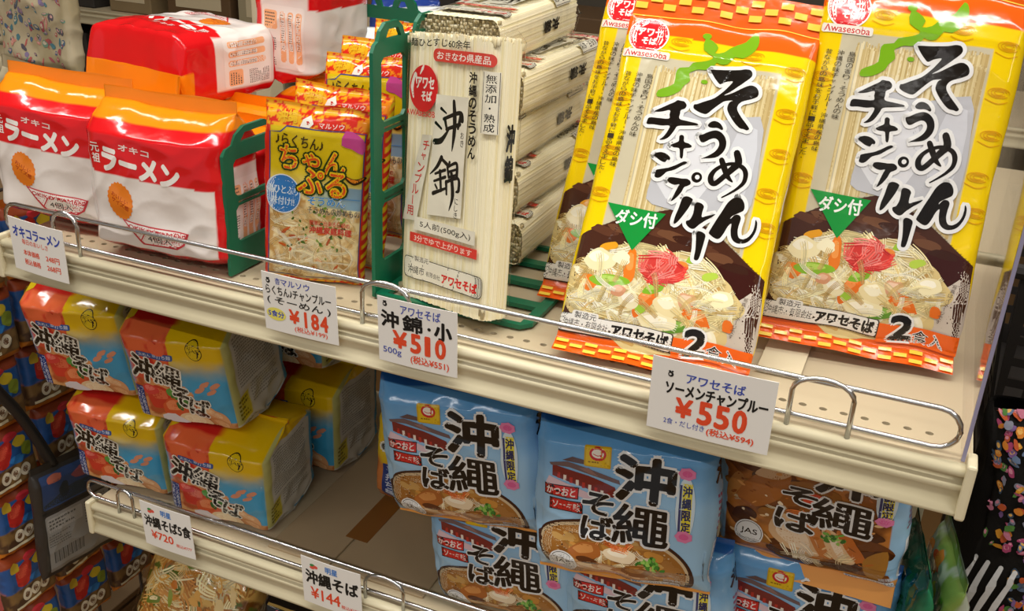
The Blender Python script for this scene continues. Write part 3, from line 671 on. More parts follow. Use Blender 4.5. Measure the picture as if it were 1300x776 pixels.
# ------------------------------------------------------------------ pale noodle bundles
def noodle_block(w, h, d, seed, step=.0021):
    """bundle of straight noodles: ridged sides, speckled cut ends"""
    rng = np.random.default_rng(seed); per = []; r = .012
    def sect(n):
        pts = []
        Lh = [(w / 2, d / 2)]
        tot = 2 * (w + d); k = 0
        for i in range(n):
            t = i / n * tot
            if t < w: x, y = -w / 2 + t, -d / 2
            elif t < w + d: x, y = w / 2, -d / 2 + (t - w)
            elif t < 2 * w + d: x, y = w / 2 - (t - w - d), d / 2
            else: x, y = -w / 2, d / 2 - (t - 2 * w - d)
            cx, cy = max(-w / 2 + r, min(w / 2 - r, x)), max(-d / 2 + r, min(d / 2 - r, y)); dx, dy = x - cx, y - cy; l = math.hypot(dx, dy)
            if l > r: x, y = cx + dx * r / l, cy + dy * r / l
            pts.append((x, y))
        return np.array(pts)
    n = int(2 * (w + d) / step) * 4; P = sect(n); nrm = np.roll(P, -1, 0) - np.roll(P, 1, 0); nrm = np.stack([nrm[:, 1], -nrm[:, 0]], 1); nrm /= np.linalg.norm(nrm, axis=1)[:, None] + 1e-9
    stick = np.arange(n) // 4; ph = np.array([-.6, .35, .55, .1])[np.arange(n) % 4] * .0003; ro = rng.normal(0, .00022, n // 4 + 1)[stick]
    tint = rng.uniform(-1, 1, n // 4 + 1)[stick]; gap_shade = (rng.random(n // 4 + 1)[stick] < .07) & (np.arange(n) % 4 == 0)
    col = mixc(lin('#f1e4b4'), lin('#fdf5d8'), np.clip(.5 + .5 * tint, 0, 1)); col[np.arange(n) % 4 == 0] *= .93; col[gap_shade] *= .78  # shade in the grooves and gaps between sticks is put into the colour
    zs = np.linspace(0, 1, 9); V = []; cc = []; wob = rng.normal(0, 1, (9, 1))
    tops = rng.uniform(0, .006, n // 4 + 1)[stick]
    for z in zs:
        q = P + nrm * (ph + ro)[:, None] * (1.0 if 0 < z < 1 else .6)
        V.append(np.concatenate([q, (z * h - (tops if z == 1 else 0) + (tops * .15 if z == 0 else 0) * np.ones(n))[:, None]], 1)); cc.append(col)
    V = np.concatenate(V); cc = np.concatenate(cc); i = np.arange(n); F = []
    for k in range(8): F.append(np.stack([k * n + i, k * n + (i + 1) % n, (k + 1) * n + (i + 1) % n, (k + 1) * n + i], 1))
    Fq = np.concatenate(F)
    # cut ends: a little square end for every stick
    V2 = []; c2 = []; F2 = []; m0 = len(V)
    ca = step * 1.15
    for zz, sg in ((h - .003, 1), (.003, -1)):
        for a in np.arange(-w / 2 + .002, w / 2 - .002, ca):
            for b in np.arange(-d / 2 + .002, d / 2 - .002, ca):
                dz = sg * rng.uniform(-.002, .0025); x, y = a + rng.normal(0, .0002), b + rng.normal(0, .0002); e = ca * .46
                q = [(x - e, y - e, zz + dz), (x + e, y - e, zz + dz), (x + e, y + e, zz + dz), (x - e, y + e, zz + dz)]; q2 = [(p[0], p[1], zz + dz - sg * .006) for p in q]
                c = mixc(lin('#c4b284'), lin('#f0e7c8'), rng.random()); V2 += q + q2; c2 += [c] * 4 + [c * .7] * 4  # inner stick ends coloured darker, as shade deep between the sticks
                k = m0 + len(V2) - 8; f = [(k, k + 1, k + 2, k + 3)] + [(k + j, k + 4 + j, k + 4 + (j + 1) % 4, k + (j + 1) % 4) for j in range(4)]
                F2 += f if sg > 0 else [x[::-1] for x in f]
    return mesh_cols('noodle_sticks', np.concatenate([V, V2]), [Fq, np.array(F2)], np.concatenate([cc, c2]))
STICK = art_mat('dry_noodle', .6, 0, coat=0, spec=.25)
WRAP = clear_mat('clear_wrap', (.995, .995, .99), .09, .035, .2, 40)
def label_sheet(name, B, A, parent, L=.003):
    V = []; cc = []; F = []; n0 = 0
    for tr, c, lv in A.T:
        q = split(tr, L).reshape(-1, 2); P = B.pos(q[:, 0] / B.w, q[:, 1] / B.h, np.full(len(q), 1.5e-4 + lv * 4e-6)); V.append(P); cc.append(np.repeat(c[None], len(P), 0)); F.append(n0 + np.arange(len(P)).reshape(-1, 3)); n0 += len(P)
    return link(name, mesh_cols(name, np.concatenate(V), [np.concatenate(F)], np.concatenate(cc)), FILM, parent)
def bundle():
    w, h, d = .121, .235, .036; t = empty('noodle_bundle_pack')
    link('noodle_sticks', noodle_block(w - .004, h - .004, d - .004, 3), STICK, t)
    B = Bag(w, h, d, r=.013, b=.03, t=.03, pw=.35, wr=.0005, wf=4, crimp=.001, seed=8, mind=.0012)
    B.part('clear_wrapper', -.004, 1.06, lambda S, V: np.ones(S.shape + (3,)), [], t, WRAP, step=.003, side=.004)
    A = Art(w, h); K = '#1c1a17'; R_ = '#d5302c'
    A.text('麺ひとすじ60余年', .08, .932, .74, .960, K, .015)
    A.rect(.34, .882, .99, .925, '#d5473c', .005); A.text('おきなわ県産品', .385, .889, .945, .917, '#f4ece0', .015)
    A.ell(.245, .785, .0195, .0195, '#d5282b'); A.text('アワセ', .165, .785, .36, .825, '#f4ece0', .04); A.text('そば', .225, .742, .34, .776, '#f4ece0', .045)
    A.stroke([(.135, .75), (.115, .79), (.145, .835), (.165, .80)], [.0015, .004, .003, .0008], '#f4ece0'); A.stroke([(.20, .835), (.225, .855), (.24, .868)], [.001, .003, .0008], '#f4ece0')
    A.text('AWASESOBA', .055, .686, .43, .707, R_, .015)
    A.poly([.395, .77, .75, .773, .72, .35, .34, .335], '#e3ddc8'); A.poly([.25, .622, .368, .624, .225, .302, .045, .295], '#e3ddc8')
    k = .0009
    for pts, wd in (([(.456, .723), (.516, .709)], [4, 6, 2]), ([(.399, .671), (.468, .653)], [4, 7, 3]), ([(.398, .604), (.475, .613), (.558, .658)], [7, 7, 2]), ([(.501, .69), (.533, .652)], [5, 4]), ([(.488, .688), (.663, .717), (.692, .692)], [4, 5, 6]), ([(.677, .709), (.651, .664)], [6, 4]), ([(.525, .654), (.669, .678)], [4, 5]), ([(.593, .753), (.615, .67), (.597, .582)], [5, 7, 6, 1.5]),
                    ([(.486, .552), (.439, .518), (.36, .485)], [6, 5, 1]), ([(.486, .548), (.554, .531)], [4, 5]), ([(.418, .49), (.532, .511)], [3, 4]), ([(.41, .463), (.536, .486)], [3, 4]), ([(.473, .503), (.493, .434)], [5, 4]), ([(.404, .418), (.555, .448)], [5, 3]), ([(.425, .451), (.448, .439)], [3]), ([(.578, .541), (.567, .527)], [4, 2]), ([(.556, .522), (.654, .542), (.661, .499)], [3, 4, 5]), ([(.556, .522), (.574, .488)], [4]), ([(.571, .507), (.657, .521)], [3]), ([(.574, .488), (.66, .502)], [3]), ([(.547, .469), (.675, .49), (.687, .45), (.658, .441)], [4, 4, 5, 2]), ([(.547, .469), (.559, .426)], [5, 3]), ([(.602, .504), (.623, .427), (.594, .369)], [5, 6, 1])):
        A.stroke(pts, np.array(wd, float) * k * .82, K)
    A.vtext('おき', .70, .655, .60, .035, K); A.vtext('にしき', .665, .42, .345, .035, K)
    A.vtext('チャンプルー用', .30, .605, .315, .075, R_, .01, du=-.155)
    A.vtext('沖縄のそうめん', .785, .862, .565, .075, K, .03, du=.02)
    A.rect(.885, .66, 1.03, .868, '#e6e0cc'); A.rect(.888, .662, .893, .866, K); A.rect(1.018, .662, 1.023, .866, K); A.vtext('無添加・熟成', .956, .86, .665, .082, K, .01)
    A.rect(.205, .268, .89, .318, '#e6e0cc'); A.text('5人前(500g入)', .27, .279, .84, .307, K, .008)
    A.rect(.158, .221, .915, .256, '#da4034'); A.text('3分でゆで上がります', .21, .226, .86, .250, '#f2d8c8', .012)
    A.rect(.095, .082, .97, .163, K, .004); A.rect(.100, .0845, .965, .1605, '#e6e0cc', .0037); A.rect(.21, .152, .40, .170, '#e6e0cc')
    A.text('製造元', .225, .150, .39, .170, K, .005); A.text('沖縄市', .145, .10, .345, .132, K, .005); A.text('有限会社', .365, .102, .53, .122, K, .0); A.text('アワセそば', .55, .098, .93, .132, R_, .05)
    A.vtext('沖錦', 1.145, .70, .49, .08, K, .06)
    label_sheet('printed_label', B, A, t)
    return t
nb = bundle(); pose(nb, .4716, .0604, .0065, -.4143, .1224, -.103)
tag(nb, 'pale noodle bundle in printed clear wrap standing upright in front', 'noodle bundle', 'pale noodle bundles')
ords = ['lowest', 'second lowest', 'middle one', 'second from the top', 'topmost']
for i in range(5):
    o = dup(nb, 'pale noodle bundle lying flat behind the upright one, %s of its pile' % ords[i], 'pale noodle bundles')
    # lying: long axis into the shelf, print upwards
    dx = [.012, .002, -.002, .003, -.010][i]; dy = [0, .01, .004, .008, -.022][i]
    M = Matrix.Translation((.4420 + dx, .165 + dy, .0305 + i * .0472)) @ Matrix.Rotation([.02, -.02, .03, -.01, .05][i], 4, 'Z') @ Matrix(((1, 0, 0, 0), (0, 0, 1, 0), (0, -1, 0, 0), (0, 0, 0, 1)))
    o.matrix_world = M; o.scale = (.66, 1.28, 1)
# ------------------------------------------------------------------ small yellow packets (upper shelf)
def packet():
    w, h = .0915, .163; A = Art(w, h); U0 = .03
    def base(S, V):
        c = np.ones(S.shape + (3,)) * lin('#d92a1c'); f = S < 1
        n = fbm(S * 14, V * 30, 4)
        orn = (V > .90) & (np.abs(n) > .30) & (S < .55); c[orn] = lin('#efb11c'); orn = (V > .90) & (np.abs(n) > .46) & (S >= .55); c[orn] = lin('#ef8d1c')
        side = (S > .985) & (S < 1.2); st = side & ((np.floor(V * 34 - S * 8) % 2) == 0); c[st] = lin('#efc21c')
        inn = f & (S > .04) & (S < .955) & (V < .905)
        cy = mixc(lin('#e8d9a0'), lin('#d8bd12'), smooth(.5, .68, V)); c[inn] = cy[inn]
        f2 = fbm(S * 16, V * 26, 11); food = inn & (V < .50 - .06 * (S - .5) + .05 * vnoise(S * 7, V * 5, 2)); cf = mixc(lin('#c79a58'), lin('#ecd8a4'), smooth(-.5, .5, f2)); c[food] = cf[food]
        gr = inn & (V > .47) & (V < .60) & (S > .5); cg = mixc(lin('#b9c4a0'), lin('#7fa0b4'), smooth(.5, .9, S)); c[gr] = cg[gr]
        return c
    A.outline([.035, .02, .965, .02, .965, .91, .20, .905, .14, .875, .035, .87], .0011, '#3c4a86', 0)
    ins = lambda u, v: .06 < u < .93 and .03 < v < .46
    A.noodles(ins, 330, ['#ecd9a6', '#d9b877', '#f3e6c0', '#c79a58', '#e4c48a'], 5, .03, (.0005, .0009), (.06, .03, .94, .46))
    rng = np.random.default_rng(6)
    for i in range(46): A.chunk(rng.uniform(.25, .8), rng.normal(.34, .08), rng.uniform(.001, .003), rng.uniform(.0008, .0018), ['#4d6b22', '#6f8f34', '#3c5a1e', '#88a048'][i % 4], i, rng.uniform(0, 3))
    for i in range(14): A.chunk(rng.uniform(.15, .85), rng.uniform(.08, .36), rng.uniform(.002, .005), .0013, ['#d9772a', '#c75b22', '#b0562e'][i % 3], 90 + i, rng.uniform(0, 3))
    A.noodles(ins, 80, ['#f3e6c0', '#e4c48a', '#f8efd4'], 9, .04, (.0005, .0009), (.06, .03, .94, .25), 22)
    A.ell(.175, .525, .0165, .0185, '#dfe7ee', 32); A.ell(.175, .525, .0156, .0175, '#2f7ac2', 32)
    A.text('鍋ひとふり', .02, .525, .33, .575, '#d6e6f2', .025, rot=-.03); A.text('味付け!!', .06, .46, .29, .508, '#d6e6f2', .02, rot=-.03)
    A.text('♪らくちん♪', .10, .80, .56, .865, '#3a2c10', .02, rot=-.05)
    A.poly([.77, .915, .90, .90, .97, .86, .95, .80, .84, .825, .74, .84], '#c2458a', 2)
    A.ell(.40, .935, .0052, .0042, '#f1ece0', 5, jag=.6); A.ell(.40, .935, .0018, .0016, '#c23b30', 8); A.rect(.50, .915, .76, .947, '#d92a1c', .0015); A.text('マルソウ', .51, .918, .75, .944, '#f1ddd0', .02)
    for st, b in (('ちゃん', (.14, .665, .78, .80)), ('ぷる', (.33, .545, .80, .685))):
        A.text(st, *b, '#ecc41c', .05, '#1f3a14', .075, rot=-.04); 
        A.text(st, b[0], b[1] - .004, b[2], b[3] - .004, '#e0541e', .01, rot=-.04)
    A.stroke([(.80, .66), (.88, .64), (.985, .665)], [.003, .006, .003], '#33240e'); A.stroke([(.81, .66), (.88, .645), (.97, .665)], [.001, .0032, .001], '#e8861e')
    A.stroke([(.42, .528), (.95, .535)], .0006, '#3d86c4'); A.text('そうめん', .43, .485, .80, .53, '#2f8ad0', .025, '#e9efe6', .02)
    A.text('そうめんの炒めもの', .43, .43, .95, .475, '#2b2620', .012, '#efe8cf', .015)
    A.text('簡単に出来る伝統の', .45, .362, .86, .393, '#cf3a2c', .01); A.text('沖縄家庭料理', .45, .315, .88, .357, '#cf3a2c', .03)
    A.text('沖縄', .12, .925, .30, .985, '#f0c028', .03, shear=.1)
    B = Bag(w, h, .020, r=.010, b=.13, t=.12, pw=.6, wr=.0011, wf=2.6, crimp=.0012, seed=12)
    t = empty('noodle_packet'); rd = lambda S, V: mixc(lin('#d92a1c'), lin('#efa81c'), (np.abs(fbm(S * 14, V * 30, 4)) > .2) * 1.)
    B.part('packet_body', 0, .985, base, [(A, 0, 0)], t); B.part('bottom_seal', -.012, 0, rd, [], t); B.part('top_seal', .985, 1.02, rd, [(A, 0, 0)], t)
    return t
c1 = packet(); pose(c1, .3307, .057, .0040, .40, -.08, .081)
tag(c1, 'small yellow noodle packet at front, its picture side fully visible above the 184 yen card', 'noodle packet', 'small yellow noodle packets')
for x, y, z, ya, le, ro, lb in ((.335, .088, .011, .22, .02, .07, 'small yellow noodle packet directly behind the front one'), (.343, .128, .030, .1, .16, -.02, 'small yellow noodle packet third in line, flower mark on its raised top'),
                                (.340, .165, .040, .05, .12, -.03, 'small yellow noodle packet fourth in line, only its orange top showing'), (.352, .205, .052, .05, .12, -.02, 'rearmost small yellow noodle packet, behind the tall green divider')):
    pose(dup(c1, lb, 'small yellow noodle packets'), x, y, z, ya, le, ro)

# ------------------------------------------------------------------ red and white noodle bags (upper shelf, left)
def redbag(folded=False):
    w, h, d = .145, .142, .074; A = Art(w, h); k = d / w; SD = Art(d, h)
    red, org, wht = lin('#d8161c'), lin('#f08a12'), lin('#e8dfd8')
    def base(S, V):
        c = np.ones(S.shape + (3,)) * wht
        wave = .580 - .03 * (np.mod(S, 1 + k)) ; c[V > wave] = red; c[V > .905] = org; c[V < .085] = red; c[V < -.01] = org
        sd = np.where(S < 1, 0, np.where(S < 1 + k, 1, np.where(S < 2 + k, 2, 3)))
        ls = np.where(sd == 1, (S - 1) / k, (S - 2 - k) / k); on = ((sd == 1) | (sd == 3)) & (ls > .13) & (ls < .97) & (V > .10) & (V < .68); c[on] = wht
        edge = ((sd == 1) | (sd == 3)) & ((ls <= .13) | (ls >= .97)); c[edge & (V < .905)] = red
        if folded:
            e_ = (V > .90) & ((S < 1) | (S > 2 + 2 * k - .5 * k) | (S < 1 + .5 * k)); c[(V > .90)] = org; c[e_] = red
        return c
    W_ = '#f3ede6'
    A.text('元', .055, .705, .125, .765, W_, .02); A.text('祖', .055, .635, .125, .695, W_, .02)
    A.text('オキコ', .30, .735, .54, .775, '#f0d8d0', .03, rot=-.08)
    A.text('ラーメン', .15, .575, .76, .715, W_, .06, rot=-.10)
    A.ell(.27, .40, .0150, .0172, '#ee8426', 44, jag=.08); A.text('おいしい', .20, .405, .34, .435, '#b23a1a', .02, rot=-.4); A.text('サイズ感', .195, .365, .345, .40, '#b23a1a', .02, rot=-.4)
    A.poly([.26, .275, .80, .255, .76, .17, .70, .135, .42, .125], '#c83a44'); A.poly([.285, .265, .78, .247, .745, .175, .69, .145, .435, .137], '#efe6e0')
    A.text('OKIKO RAMEN', .315, .217, .755, .243, '#c0272d', .03, rot=-.03); A.text('4個入', .47, .155, .66, .203, '#2d2624', .01)
    A.lines(.1, .02, .9, .065, 2, '#8f1016', 3)
    # right side panel: boxed cooking notes
    SD.rect(.17, .12, .93, .60, '#efe7e0', .004)
    for q in range(3):
        SD.rect(.50 + q * .145, .17, .60 + q * .145, .56, '#f2b483', .003); SD.rect(.515 + q * .145, .26, .585 + q * .145, .545, '#efe7e0', .002); SD.lines(.52 + q * .145, .27, .585 + q * .145, .54, 16, '#6b5a50', 20 + q)
    SD.lines(.20, .14, .44, .36, 13, '#5d504a', 5); SD.rect(.2, .42, .45, .56, '#f2b483', .003); SD.lines(.22, .43, .43, .55, 5, '#6b5a50', 8)
    def fold(P, S, V):      # end flap hangs towards the back of the bag
        q = np.maximum(V - 1.0, 0) * h; P[..., 1] += q * 1.0; P[..., 2] -= q * .75; return P
    B = Bag(w, h, d, deform=fold if folded else None, r=.016, b=.10, t=.05 if folded else .17, pw=.42 if folded else .5, wr=.0026, wf=2.4, crimp=.0022, seed=21, bulge=.003, mind=.0012)
    t = empty('red_noodle_bag'); of = lambda S, V: np.ones(S.shape + (3,)) * org
    B.part('bag_body', 0, 1, base, [(A, 0, 0), (SD, 1, 0), (SD, 2 + B.k, 0)], t, step=.0017)
    B.part('top_seal', 1, 1.22 if folded else 1.08, of, [], t)
    return t
r1 = redbag(); H = .044
pose(r1, .1835, .0483, .004, .057, .038, -.005); tag(r1, 'red and white noodle bag standing front right, beside the short green divider', 'noodle bag', 'red and white noodle bags')
RG = 'red and white noodle bags'
def red(label, x, y, z, ya=0, le=0, ro=0, sq=1.):
    o = pose(dup(r1, label, RG), x, y, z, ya, le, ro); o.scale = (1, 1, sq); return o
red('red and white noodle bag standing at the left end behind the blue headed price card', .030, .078, .003, .12, .03, .03)
red('red and white noodle bag standing second in line behind the front right one', .172, .134, .003, .0, .0, 0, .8)
red('red and white noodle bag standing second in line behind the left end one', .018, .158, .003, .05, .0, 0, .8)
red('red and white noodle bag standing third in line, behind the front right one', .165, .206, .003, .0, .0, 0, .8)
red('red and white noodle bag standing third in line, behind the left end one', .012, .236, .003, .0, .0, 0, .8)
r3 = redbag(True); pose(r3, .079, .287, .153, pi - .16, pi / 2, 0); tag(r3, 'red and white noodle bag lying on its back on top of the standing ones', 'noodle bag', RG)
red('red and white noodle bag standing last in its row near the back edge', .166, .338, .003, -1.45, .0, 0, .86)
red('red and white noodle bag perched upright at the back with its notes side in front', .150, .338, .126, -1.50, .04, .0)

# ------------------------------------------------------------------ multi packs of noodles, red yellow and blue (lower shelf, left)
def fivepack():
    w, h, d = .130, .132, .112; A = Art(w, h); SD = Art(d, h); k = d / w
    R_, Y_, BL = lin('#c5241c'), lin('#dcb40c'), lin('#3f9cc8')
    def base(S, V):
        n = fbm(S * 7, V * 9, 3); c = np.ones(S.shape + (3,)) * lin('#d9a860'); f = S < 1
        # diagonal sky with yellow upper right
        sky = mixc(BL, Y_, smooth(.48, .74, V - .12 * (S - .7) + .03 * n)); c[f] = sky[f]
        redz = f & (S < .52 - .05 * V) & (V > .46 - .1 * S); c[redz] = mixc(R_, lin('#e0663a'), smooth(-.3, .5, n))[redz]
        lft = f & (S < .22) & (V < .72) & (V > .3); c[lft] = mixc(lin('#d6543a'), lin('#59a9cf'), smooth(.1, .0, S))[lft]
        f2 = fbm(S * 9 + 3, V * 12, 17); food = f & (V < .42 - .30 * smooth(.45, 1, S) + .05 * n); c[food] = mixc(lin('#b5542c'), lin('#dd9a5e'), smooth(-.4, .5, f2))[food]
        lo = f & (V < .13); c[lo] = mixc(lin('#a85a2c'), lin('#d9a56a'), smooth(-.4, .4, f2))[lo]
        tp = (V > .93) & f; c[tp] = mixc(R_, Y_, smooth(.46, .56, S))[tp]
        sd = (S >= 1) & (S < 1 + k); ls = (S - 1) / k
        cs = np.ones(S.shape + (3,)) * lin('#c4c3ba'); cs[ls > .88] = lin('#3a86ae'); cs[(V > .9)] = Y_; cs[(ls < .26) & (V < .34) & (V > .1)] = lin('#c6b932'); cs[(ls < .10) & (V > .1)] = lin('#b0ae6a'); c[sd] = cs[sd]
        bk = S >= 1 + k; cb = mixc(lin('#3a86ae'), Y_, smooth(.5, .8, V)); c[bk] = cb[bk]
        return c
    K, W_ = '#191512', '#e9e6da'
    A.chunk(.30, .30, .020, .016, '#c93a26', 3, .3, '#e06a48'); A.chunk(.42, .22, .018, .013, '#d4582e', 4, .5, '#e88a5a'); A.chunk(.20, .36, .010, .008, '#d8403a', 5, 0, '#ee7a6e')
    for i, (u, v) in enumerate(((.44, .33), (.50, .28), (.47, .24), (.55, .31), (.40, .37), (.58, .24))): A.chunk(u, v, .006, .004, ['#3f7a34', '#5c9a44', '#2f6630'][i % 3], i, i)
    A.chunk(.60, .10, .022, .012, '#e6c79c', 7, -.2, '#f0dcb8'); A.chunk(.80, .20, .022, .009, '#d9a070', 8, -.5, '#e8bf94'); A.chunk(.86, .10, .016, .008, '#c98a58', 9, -.4, '#dca878')
    A.poly([.26, .12, .40, .16, .52, .09, .70, .05, .72, .0, .45, .01, .30, .03], '#ddd6da', 2); A.text('イメージ', .44, .02, .66, .05, '#c8404a', .01); A.text('調理例', .50, .055, .66, .085, '#c8404a', .01)
    for u, v in ((.78, .50), (.84, .44), (.88, .50), (.72, .44)): A.chunk(u, v, .008, .0028, '#d08a6a', int(u * 100), .5)
    A.rect(.16, .685, .52, .735, '#37538f', .002); A.text('太めん 平打ち麺', .18, .695, .50, .727, '#c9cfe0', .015)
    A.poly([.30, .80, .34, .88, .38, .82, .44, .90, .46, .78, .42, .72, .33, .73], '#e0603c', 2)
    A.rect(.02, .06, .12, .37, '#2a3d7c', .002); A.vtext('コシのある平打', .095, .36, .08, .035, '#d4d8e6', .01); A.vtext('うまい沖縄味', .05, .34, .08, .035, '#d4d8e6', .01)
    for ch, b in (('沖', (.07, .45, .30, .68)), ('縄', (.30, .41, .56, .65)), ('そ', (.44, .25, .60, .43)), ('ば', (.58, .16, .76, .35))):
        A.text(ch, *b, K, .022 if ch == '縄' else .04, W_, .055, rot=-.25)
    A.ell(.74, .80, .0105, .0105, K, 32); A.ell(.74, .80, .0098, .0098, '#d6b818', 32); A.text('JAS', .690, .782, .79, .822, K, .02)
    A.poly([.0, .90, .08, .93, .10, 1.0, .0, 1.0], '#d9bb1a')
    # side print
    SD.lines(.14, .40, .84, .86, 17, '#8d8c86', 4); SD.lines(.30, .18, .84, .38, 7, '#95948d', 6); SD.lines(.05, .12, .24, .32, 5, '#6b6410', 7); SD.text('沖縄そば', .06, .05, .28, .08, '#55544e', .0)
    B = Bag(w, h, d, r=.012, b=.08, t=.15, pw=.6, wr=.0024, wf=2.3, crimp=.003, seed=33, bulge=.002, mind=.0012)
    t = empty('multi_pack_of_noodles')
    B.part('pack_body', 0, 1, base, [(A, 0, 0), (SD, 1, 0)], t, step=.0015)
    B.part('top_seal', 1, 1.03, lambda S, V: mixc(R_, Y_, smooth(.3, .5, np.abs(np.mod(S, 1) - .3))), [], t)
    return t
y1 = fivepack(); YG = 'red and yellow multi packs of noodles'
pose(y1, .166, .140, -.340, .09, -.11, .045); y1.scale = (1, 1, .95); tag(y1, 'red and yellow multi pack of noodles, front lower one beside the bare cardboard', 'noodle multi pack', YG)
def five(label, x, y, z, ya, le, ro, sq=1.):
    o = pose(dup(y1, label, YG), x, y, z, ya, le, ro); o.scale = (1, 1, sq); return o
five('red and yellow multi pack of noodles, front lower one at the left end', .024, .145, -.340, .06, -.11, .0, .93)
five('red and yellow multi pack of noodles, front upper one with its grey side showing', .1370, .139, -.217, .10, -.16, -.04, 1.04)
five('red and yellow multi pack of noodles, front upper one at the left end', -.006, .140, -.214, .12, -.16, -.04, 1.04)
five('red and yellow multi pack of noodles in the shadow, lower one of the second row', .178, .268, -.340, .03, 0, 0)
five('red and yellow multi pack of noodles in the shadow, upper one of the second row', .160, .272, -.205, .06, 0, 0)

